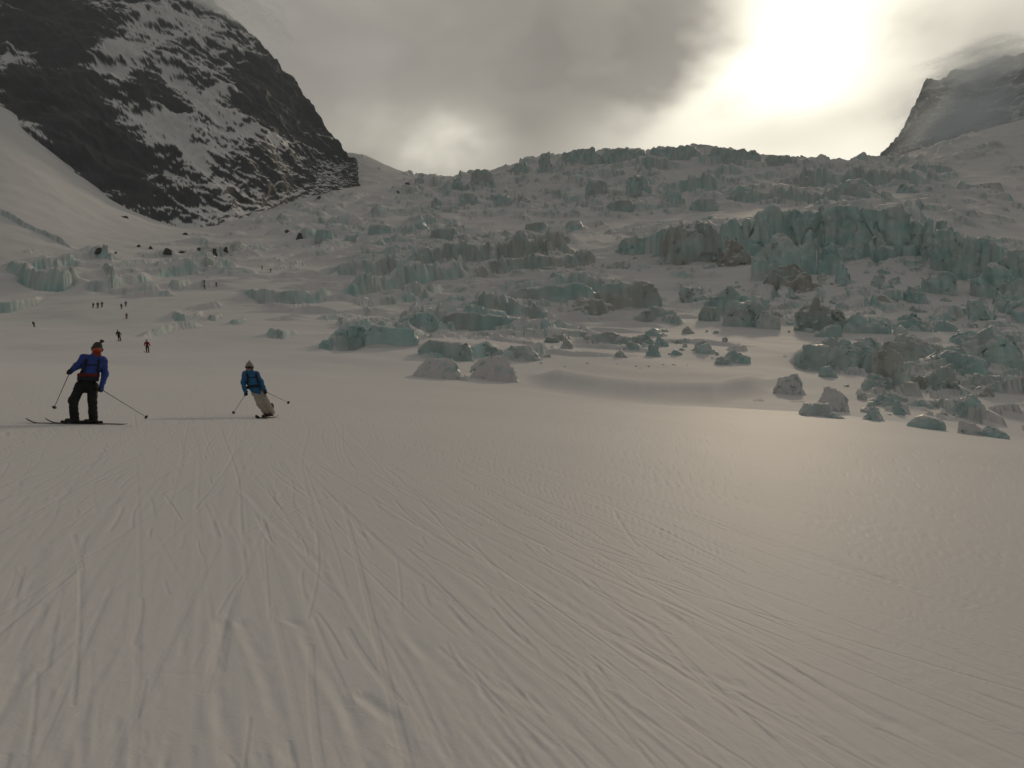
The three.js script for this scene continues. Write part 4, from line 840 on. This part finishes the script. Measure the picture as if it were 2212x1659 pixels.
// ski: shaped blade with a turned-up tip, along -x of its own axes, lying on y = 0
function skiGeometry(L, w) {
  const pos = [], index = [], n = 28, ring = 6;
  for (let i = 0; i <= n; i++) {
    const t = i / n, x = (0.5 - t) * L, e = Math.min(1, Math.sqrt(Math.min(t, 1 - t) / 0.045)), hw = w / 2 * (0.72 + 0.36 * (2 * t - 1) ** 2) * Math.max(0.12, e), up = t > 0.86 ? 0.09 * ((t - 0.86) / 0.14) ** 2 : t < 0.04 ? 0.012 * (1 - t / 0.04) : 0, th = 0.012 + 0.008 * Math.exp(-(((t - 0.47) / 0.2) ** 2));
    for (const [a, b] of [[-1, 0.25], [-0.85, 1], [0.85, 1], [1, 0.25], [0.95, 0], [-0.95, 0]]) pos.push(x, up + b * th, a * hw);
    if (i < n) for (let k = 0; k < ring; k++) { const p = i * ring + k, q = i * ring + (k + 1) % ring; index.push(p, q, p + ring, q, q + ring, p + ring); }
  }
  for (const o of [0, n * ring]) for (let k = 1; k + 1 < ring; k++) o ? index.push(o, o + k, o + k + 1) : index.push(o, o + k + 1, o + k);
  const g = new THREE.BufferGeometry(); g.setAttribute('position', new THREE.Float32BufferAttribute(pos, 3)); g.setIndex(index); g.computeVertexNormals();
  return g;
}
function skiPole(grip, tip, label, parentMatrix, shaftMat) {
  const g = group('ski_pole'), a = new THREE.Vector3(...grip).applyMatrix4(parentMatrix), b = new THREE.Vector3(...tip).applyMatrix4(parentMatrix), d = a.clone().sub(b), L = d.length();
  g.position.copy(b); g.quaternion.setFromUnitVectors(new THREE.Vector3(0, 1, 0), d.clone().normalize());
  part('shaft', new THREE.CylinderGeometry(0.009, 0.006, L - 0.03, 10).translate(0, L / 2, 0), shaftMat, g);
  part('grip', new THREE.LatheGeometry([[0, -0.09], [0.015, -0.088], [0.013, -0.04], [0.016, 0], [0.014, 0.03], [0.02, 0.05], [0.015, 0.062], [0, 0.065]].map((p) => new THREE.Vector2(...p)), 14).translate(0, L, 0), rubber, g);
  part('basket', new THREE.LatheGeometry([[0.006, 0.02], [0.02, 0.012], [0.046, 0.0], [0.048, 0.005], [0.022, 0.02], [0.008, 0.035]].map((p) => new THREE.Vector2(...p)), 18).translate(0, 0.05, 0), rubber, g);
  part('tip', new THREE.CylinderGeometry(0.006, 0.002, 0.06, 8).translate(0, 0.02, 0), metal, g);
  return tag(g, label, 'ski pole');
}
function place(u, v) { const p = pick(u, v, 5); return p; }
function skier(o) {
  const p = pick(...o.foot, 5), g = group('person');
  g.position.set(p.x, p.y + 0.0, p.z); g.rotation.y = -p.az / DEG; g.updateMatrixWorld(true);
  const J = o.joints, mt = o.mat;
  // body: one continuous figure, clothes over it
  const legs = (inflate, low = 0) => [...['l', 'r'].flatMap((s) => [bone(J['hip' + s], J['knee' + s], 0.082 + inflate, 0.060 + inflate), bone(J['knee' + s], low ? mid(J['knee' + s], J['ankle' + s], low) : J['ankle' + s], 0.058 + inflate, 0.045 + inflate * 1.5)]), bone(J.hipl, J.hipr, 0.085 + inflate, 0.085 + inflate), bone(mid(J.hipl, J.hipr), J.waist, 0.10 + inflate, 0.10 + inflate * 0.6)];
  const trunk = (inflate) => [bone(J.waist, J.chest, 0.105 + inflate, 0.125 + inflate), bone(plus(J.waist, -0.05, 0, 0), plus(J.chest, -0.07, 0.03, 0), 0.09 + inflate, 0.09 + inflate), bone(plus(J.waist, 0.05, 0, 0), plus(J.chest, 0.07, 0.03, 0), 0.09 + inflate, 0.09 + inflate), bone(J.shl, J.shr, 0.068 + inflate, 0.068 + inflate), bone(J.chest, J.neck, 0.08 + inflate, 0.055 + inflate)];
  const arms = (inflate) => ['l', 'r'].flatMap((s) => [bone(J['sh' + s], J['el' + s], 0.052 + inflate, 0.042 + inflate), bone(J['el' + s], J['hand' + s], 0.042 + inflate, 0.030 + inflate * 0.8)]);
  const hd = J.head, hr = o.headSize ?? 0.098;
  const headBones = [bone(J.neck, mid(J.neck, hd), 0.055, 0.052), bone(plus(hd, 0, 0.02, -0.015), plus(hd, 0, 0.02, -0.01), hr, hr), bone(plus(hd, 0, -0.045, 0.03), plus(hd, 0, -0.06, 0.035), 0.06, 0.05), bone(plus(hd, 0, 0.01, 0.085), plus(hd, 0, -0.022, 0.103), 0.012, 0.017), bone(plus(hd, -hr * 0.96, 0.0, -0.01), plus(hd, -hr * 0.96, -0.03, -0.01), 0.018, 0.014), bone(plus(hd, hr * 0.96, 0, -0.01), plus(hd, hr * 0.96, -0.03, -0.01), 0.018, 0.014)];
  const body = part('body', skin([...headBones, ...trunk(-0.012), ...arms(-0.008), ...legs(-0.01)], 0.017, 0.02), skinMat, g);
  part('mouth', skin([bone(plus(hd, -0.02, -0.055, 0.084), plus(hd, 0.02, -0.055, 0.084), 0.007, 0.007)], 0.005, 0.004), cloth(0.25, 0.07, 0.06, 0.6), body);
  part('trousers', skin(legs(0.030), 0.018, 0.035, 0.030), mt.trousers, g);
  const jk = part('jacket', skin([...trunk(0.028), ...arms(0.024), bone(J.waist, plus(mid(J.hipl, J.hipr), 0, o.hem, 0), 0.145, 0.15), bone(mid(J.chest, J.neck, 0.7), mid(J.neck, hd, 0.36), 0.085, 0.092)], 0.017, 0.035, 0.028, o.short && ((x, y, z) => (Math.abs(x - o.hemAt[0]) < 0.2 ? o.hemAt[1] - 0.03 - y : -1))), mt.jacket, g);
  if (mt.hem) part('hem', skin([bone(plus(o.hemAt, -0.05, 0, 0.0), plus(o.hemAt, 0.05, -0.005, 0), 0.162, 0.162)], 0.014, 0.03, 0.02, (x, y, z) => Math.abs(y - o.hemAt[1]) - 0.035), mt.hem, jk);
  part('hip_belt', skin([bone(plus(o.beltAt, -0.05, 0, 0), plus(o.beltAt, 0.05, (o.beltTilt ?? 0) * 0.5, 0), 0.160, 0.160)], 0.012, 0.03, 0.0, (x, y, z) => Math.abs(y - o.beltAt[1] - (o.beltTilt ?? 0) * (x - o.beltAt[0] + 0.09) / 0.18) - 0.042), mt.strap, g);
  part('backpack', skin([bone(plus(J.waist, 0, 0.05, -0.2), plus(J.chest, 0, 0.06, -0.22), 0.12, 0.13), bone(plus(J.chest, -0.07, 0.1, -0.2), plus(J.chest, 0.07, 0.1, -0.2), 0.1, 0.1)], 0.02, 0.04), mt.strap, g);
  for (const s of [-1, 1]) { const c = J.chest, w = J.waist; part('shoulder_strap', skin([bone(plus(c, s * 0.11, 0.17, -0.02), plus(c, s * 0.125, 0.08, 0.125), 0.026, 0.026), bone(plus(c, s * 0.125, 0.08, 0.125), plus(mid(c, w, 0.45), s * 0.135, 0, 0.135), 0.026, 0.024), bone(plus(mid(c, w, 0.45), s * 0.135, 0, 0.135), plus(mid(c, w, 0.8), s * 0.18, 0, 0.03), 0.024, 0.022)], 0.011, 0.012), mt.strap, g); }
  part('chest_strap', skin([bone(plus(J.chest, -0.12, -0.01, 0.145), plus(J.chest, 0.12, -0.01, 0.145), 0.016, 0.016)], 0.008, 0.01), mt.strap, g);
  // headwear
  const hat = part('hat', skin(o.hat(hd, hr), 0.0095, 0.02, 0.004, (x, y, z) => hd[1] + 0.012 + 0.0 * z - (y - (x - hd[0]) * (o.headLean ?? 0))), mt.hat, g);
  part('hat_brim', skin([...Array(16)].map((_, i) => { const t = i / 16 * 6.283, t2 = (i + 1) / 16 * 6.283, R = hr + 0.012, at2 = (q) => plus(hd, Math.cos(q) * R, 0.028 + Math.cos(q) * R * (o.headLean ?? 0), -0.012 + Math.sin(q) * R); return bone(at2(t), at2(t2), 0.011, 0.011); }), 0.0085, 0.012), mt.hat, hat);
  const gog = part('goggles', skin([bone(plus(hd, -0.058, -0.004, 0.072), plus(hd, -0.02, -0.002, 0.094), 0.030, 0.034), bone(plus(hd, -0.02, -0.002, 0.094), plus(hd, 0.02, -0.002, 0.094), 0.034, 0.034), bone(plus(hd, 0.02, -0.002, 0.094), plus(hd, 0.058, -0.004, 0.072), 0.034, 0.030)], 0.008, 0.012), mt.goggles, g);
  part('goggle_strap', skin([...Array(14)].map((_, i) => { const a = (t) => { const q = -0.35 + t * 3.84; return plus(hd, Math.cos(q + Math.PI) * -0 + Math.cos(-q) * (hr + 0.006), 0, -0.01 + Math.sin(-q) * (hr + 0.006)); }; return bone(a(i / 14), a((i + 1) / 14), 0.013, 0.013); }), 0.009, 0.008), black, gog);
  if (mt.gaiter) part('neck_gaiter', skin([bone(plus(hd, 0, -0.048, 0.022), plus(hd, 0, -0.075, 0.02), 0.078, 0.074)], 0.01, 0.02, 0.01), mt.gaiter, g);
  // hands, boots, poles, skis
  for (const s of ['l', 'r']) {
    const hand = J['hand' + s], tip = o['tip' + s], dir = [tip[0] - hand[0], tip[1] - hand[1], tip[2] - hand[2]];
    part('glove', glove(mid(J['el' + s], hand, 0.86), hand, dir), mt.glove, g);
    skiPole(along(hand, unit(dir), -0.07), tip, o.poleLabel[s], g.matrixWorld, mt.pole);
    const an = J['ankle' + s], yaw = o['ski' + s].yaw, d = [Math.cos(yaw), 0, -Math.sin(yaw)], sole = an[1] - 0.10;
    const bt = part('boot', skin([bone(plus(an, 0, 0.20, 0), plus(an, 0, 0.02, 0), 0.062, 0.058), bone(plus(an, 0, -0.03, 0), along(plus(an, 0, -0.05, 0), d, 0.02), 0.055, 0.05), bone(along(plus(an, 0, -0.055, 0), d, -0.06), along(plus(an, 0, -0.06, 0), d, 0.15), 0.045, 0.042)], 0.011, 0.022), mt.boot, g);
    for (const yy of [0.02, 0.10]) part('buckle', skin([bone(along(plus(an, 0, yy, 0), d, 0.064), along(plus(an, 0, yy + 0.01, 0.03), d, 0.05), 0.012, 0.012)], 0.006, 0.008), metal, bt);
    // ski
    const k = group('ski'), c = new THREE.Vector3(an[0], 0, an[2]).applyMatrix4(g.matrixWorld); 
    const wd = new THREE.Vector3(d[0], 0, d[2]).applyAxisAngle(new THREE.Vector3(0, 1, 0), g.rotation.y), hy = (q) => groundY(q.x, q.z, false);
    const A = c.clone().addScaledVector(wd, 0.6), Bq = c.clone().addScaledVector(wd, -0.6); A.y = hy(A); Bq.y = hy(Bq);
    const X = Bq.clone().sub(A).normalize(), Z = new THREE.Vector3().crossVectors(X, new THREE.Vector3(0, 1, 0)).normalize(), Y = new THREE.Vector3().crossVectors(Z, X);
    k.quaternion.setFromRotationMatrix(new THREE.Matrix4().makeBasis(X, Y, Z)); k.rotateX(o['ski' + s].edge ?? 0);
    const lift = new THREE.Vector3(0, sole - 0.03, 0).applyMatrix4(g.matrixWorld).y;
    k.position.set(c.x, Math.max(A.y * 0.5 + Bq.y * 0.5 + 0.012, lift), c.z).addScaledVector(X, -(o['ski' + s].fore ?? 0.1));
    part('blade', skiGeometry(o.skiLength, 0.11), mt.ski, k);
    for (const [x0, L] of [[0.13, 0.08], [-0.2, 0.09]]) part('binding', new THREE.CapsuleGeometry(0.026, L, 4, 8).rotateZ(Math.PI / 2).translate(x0 + (o['ski' + s].fore ?? 0.1), 0.04, 0), rubber, k);
    tag(k, o.skiLabel[s], 'ski');
  }
  if (o.pompom) part('pompom', skin([bone(o.pompom[0], o.pompom[1], 0.022, 0.03), bone(plus(o.pompom[1], -0.02, 0.01, 0), plus(o.pompom[1], 0.025, 0.0, 0.01), 0.022, 0.02)], 0.008, 0.01, 0.01), mt.hat, hat);
  return tag(g, o.label, 'person');
}
const mp = (x, y, z = 0) => [(x - 990) * 0.001387, (1430 - y) * 0.001387 + 0.02, z];
skier({
  foot: [183, 917], label: 'skier in blue jacket and black trousers with orange face cover and grey hat',
  joints: { hipl: mp(915, 880, -0.04), hipr: mp(1080, 880, -0.06), kneel: mp(826, 1100, 0.16), kneer: mp(1080, 1105, 0.12), anklel: mp(850, 1352, 0.05), ankler: mp(1105, 1352, -0.14), waist: mp(1015, 740, 0.0), chest: mp(1060, 560, 0.05), neck: mp(1110, 425, 0.10), head: mp(1117, 335, 0.16),
    shl: mp(950, 465, 0.06), shr: mp(1200, 490, 0.04), ell: mp(855, 580, 0.08), elr: mp(1243, 680, 0.0), handl: mp(762, 690, 0.22), handr: mp(1190, 925, 0.18) },
  tipl: mp(558, 1215, -0.42), tipr: mp(1880, 1325, -0.35), skil: { yaw: Math.PI + 0.38, fore: 0.12 }, skir: { yaw: Math.PI + 0.30, fore: 0.12 }, skiLength: 1.62, short: true, hem: 0.12, hemAt: mp(1012, 715, 0.005), beltAt: mp(1010, 768, 0.0),
  mat: { jacket: cloth(0.020, 0.052, 0.26, 0.7), trousers: black, hem: cloth(0.13, 0.012, 0.011), strap: cloth(0.012, 0.016, 0.022), hat: cloth(0.055, 0.055, 0.055, 0.95), goggles: cloth(0.42, 0.06, 0.008, 0.3), gaiter: cloth(0.22, 0.028, 0.010), glove: black, boot: cloth(0.02, 0.022, 0.026, 0.5), ski: cloth(0.03, 0.03, 0.034, 0.35), pole: cloth(0.13, 0.10, 0.09, 0.45) },
  hat: (h, r) => [bone(plus(h, 0, 0.035, -0.012), plus(h, 0.006, 0.075, -0.02), r + 0.014, r - 0.004)], headLean: -0.1, pompom: [mp(1145, 240, 0.13), mp(1178, 196, 0.12)],
  poleLabel: { l: 'ski pole in the bent arm of the blue jacketed skier', r: 'ski pole trailing from the lowered hand of the blue jacketed skier' },
  skiLabel: { l: 'front black ski of the blue jacketed skier', r: 'rear black ski of the blue jacketed skier' },
});
const wp = (x, y, z = 0) => [(x - 1120) * 0.001306, (1450 - y) * 0.001306 + 0.02, z];
skier({
  foot: [580, 902], label: 'skier in teal blue jacket, beige trousers and pale pointed hat leaning into a turn',
  joints: { hipl: wp(850, 935, -0.05), hipr: wp(960, 930, -0.05), kneel: wp(935, 1170, 0.12), kneer: wp(1075, 1150, 0.12), anklel: wp(1075, 1362, 0.02), ankler: wp(1180, 1348, -0.02), waist: wp(815, 800, 0.0), chest: wp(755, 610, 0.06), neck: wp(712, 480, 0.10), head: wp(703, 405, 0.14),
    shl: wp(622, 545, 0.06), shr: wp(845, 545, 0.06), ell: wp(582, 730, 0.06), elr: wp(950, 700, 0.04), handl: wp(645, 975, 0.2), handr: wp(1045, 915, 0.15) },
  tipl: wp(370, 1362, -0.6), tipr: wp(1562, 1118, -0.55), skil: { yaw: -1.57 - 0.30, fore: 0.06, edge: -0.25 }, skir: { yaw: -1.57 - 0.26, fore: 0.06, edge: -0.25 }, skiLength: 1.6, hem: -0.02, hemAt: wp(860, 880), beltAt: wp(800, 815, 0.01), beltTilt: 0.03,
  mat: { jacket: cloth(0.014, 0.12, 0.27, 0.7), trousers: cloth(0.42, 0.38, 0.32, 0.9), strap: cloth(0.012, 0.022, 0.032), hat: cloth(0.30, 0.28, 0.22, 0.95), goggles: cloth(0.015, 0.013, 0.012, 0.25), glove: black, boot: cloth(0.09, 0.02, 0.028, 0.5), ski: cloth(0.03, 0.03, 0.03, 0.35), pole: cloth(0.2, 0.18, 0.16, 0.5) },
  hat: (h, r) => [bone(plus(h, 0, 0.035, -0.012), plus(h, -0.004, 0.06, -0.015), r + 0.012, r), bone(plus(h, -0.004, 0.08, -0.015), plus(h, -0.012, 0.205, -0.02), r * 0.8, 0.012)],
  poleLabel: { l: 'ski pole in the lower hand of the leaning skier', r: 'ski pole stretched out behind the leaning skier' },
  skiLabel: { l: 'inside ski of the leaning skier', r: 'outside ski of the leaning skier' },
});
// skiers farther up the slope
{
  const figures = [
    [259, 737, 24, [0.012, 0.012, 0.016], [0.012, 0.012, 0.014], 'far skier all in black, above the skier in a red jacket', 0.25],
    [319, 762, 28, [0.20, 0.012, 0.016], [0.03, 0.028, 0.025], 'far skier in red jacket and dark trousers', 0.12],
    [74.5, 707, 13, [0.02, 0.02, 0.024], [0.02, 0.02, 0.02], 'distant dark skier alone on the slope left of all the others', 0.3],
    [273.5, 689, 13, [0.30, 0.03, 0.03], [0.05, 0.04, 0.04], 'distant skier in red alone below a pair of dark skiers', 0.05],
    [201, 665, 11.5, [0.02, 0.02, 0.024], [0.02, 0.02, 0.02], 'distant dark skier standing in a group of three', 0, 'distant group of three skiers'],
    [211, 666, 14, [0.015, 0.015, 0.02], [0.015, 0.015, 0.018], 'distant dark skier standing in a group of three', 0, 'distant group of three skiers'],
    [220, 664, 13, [0.018, 0.018, 0.022], [0.02, 0.02, 0.02], 'distant dark skier standing in a group of three', 0, 'distant group of three skiers'],
    [262.6, 667.5, 12, [0.02, 0.02, 0.024], [0.02, 0.02, 0.02], 'distant dark skier of a pair above the lone red one', 0.1, 'distant pair of skiers'],
    [271.5, 662, 12, [0.02, 0.02, 0.024], [0.02, 0.02, 0.02], 'distant dark skier of a pair above the lone red one', 0, 'distant pair of skiers'],
    [441, 613, 9, [0.03, 0.02, 0.02], [0.02, 0.02, 0.02], 'tiny dark skier by the left end of a wide crevasse wall', 0, 'tiny skiers by the crevasse wall'],
    [442.5, 624, 10, [0.02, 0.02, 0.02], [0.02, 0.02, 0.02], 'tiny dark skier by the left end of a wide crevasse wall', 0.2, 'tiny skiers by the crevasse wall'],
    [467.5, 619, 10, [0.06, 0.025, 0.02], [0.025, 0.02, 0.02], 'tiny dark skier by the left end of a wide crevasse wall', 0.1, 'tiny skiers by the crevasse wall'],
    [566, 582, 8, [0.03, 0.03, 0.03], [0.02, 0.02, 0.02], 'tiny skier highest up on the snow between the crevasses', 0, 'tiny skiers highest up'],
    [584.5, 588.5, 9, [0.03, 0.03, 0.03], [0.02, 0.02, 0.02], 'tiny skier highest up on the snow between the crevasses', 0, 'tiny skiers highest up'],
  ];
  for (const [u, v, hpx, top, low, label, lean, grp] of figures) {
    const p = pick(u, v, 60), g = group('person'), H0 = hpx / FOC * p.r * Math.cos(p.az / DEG), s = H0 / 1.66, q = (x, y, z) => [x * s - lean * (y - 0.1) * s, y * s, z * s], c = 0.048 * s;
    g.position.set(p.x, p.y, p.z); g.rotation.y = -p.az / DEG;
    part('body', skin([bone(q(0, 1.5, 0.06), q(0, 1.56, 0.06), 0.10 * s, 0.10 * s), bone(q(0, 1.1, 0.02), q(0, 1.42, 0.05), 0.09 * s, 0.06 * s), ...[-1, 1].map((k) => bone(q(k * 0.1, 0.8, -0.05), q(k * 0.1, 0.1, 0), 0.07 * s, 0.05 * s))], c, 0.03 * s), skinMat, g);
    part('hat', skin([bone(q(0, 1.56, 0.04), q(0, 1.62, 0.03), 0.115 * s, 0.10 * s)], c, 0.03 * s), black, g);
    part('jacket', skin([bone(q(0, 0.9, -0.02), q(0, 1.28, 0.03), 0.17 * s, 0.18 * s), bone(q(-0.17, 1.33, 0.03), q(0.17, 1.33, 0.03), 0.09 * s, 0.09 * s), ...[-1, 1].flatMap((k) => [bone(q(k * 0.2, 1.32, 0.03), q(k * 0.32, 1.08, 0), 0.075 * s, 0.065 * s), bone(q(k * 0.32, 1.08, 0), q(k * 0.33, 0.86, 0.2), 0.065 * s, 0.055 * s)])], c, 0.04 * s), cloth(...top), g);
    part('trousers', skin([...[-1, 1].flatMap((k) => [bone(q(k * 0.1, 0.84, -0.05), q(k * 0.13, 0.45, 0.14), 0.11 * s, 0.085 * s), bone(q(k * 0.13, 0.45, 0.14), q(k * 0.12, 0.06, 0), 0.085 * s, 0.075 * s)])], c, 0.04 * s), cloth(...low), g);
    part('skis', (() => { const a = skiGeometry(1.65 * s, 0.11 * s).rotateY(1.2), b = a.clone(); a.translate(0.16 * s, 0.03, 0); b.translate(-0.16 * s, 0.03, 0); const n = a.attributes.position.count, gg = new THREE.BufferGeometry(); gg.setAttribute('position', new THREE.Float32BufferAttribute([...a.attributes.position.array, ...b.attributes.position.array], 3)); gg.setIndex([...a.index.array, ...[...b.index.array].map((i) => i + n)]); gg.computeVertexNormals(); return gg; })(), rubber, g);
    tag(g, label, 'person', grp);
  }
}
renderer.render(scene, camera);
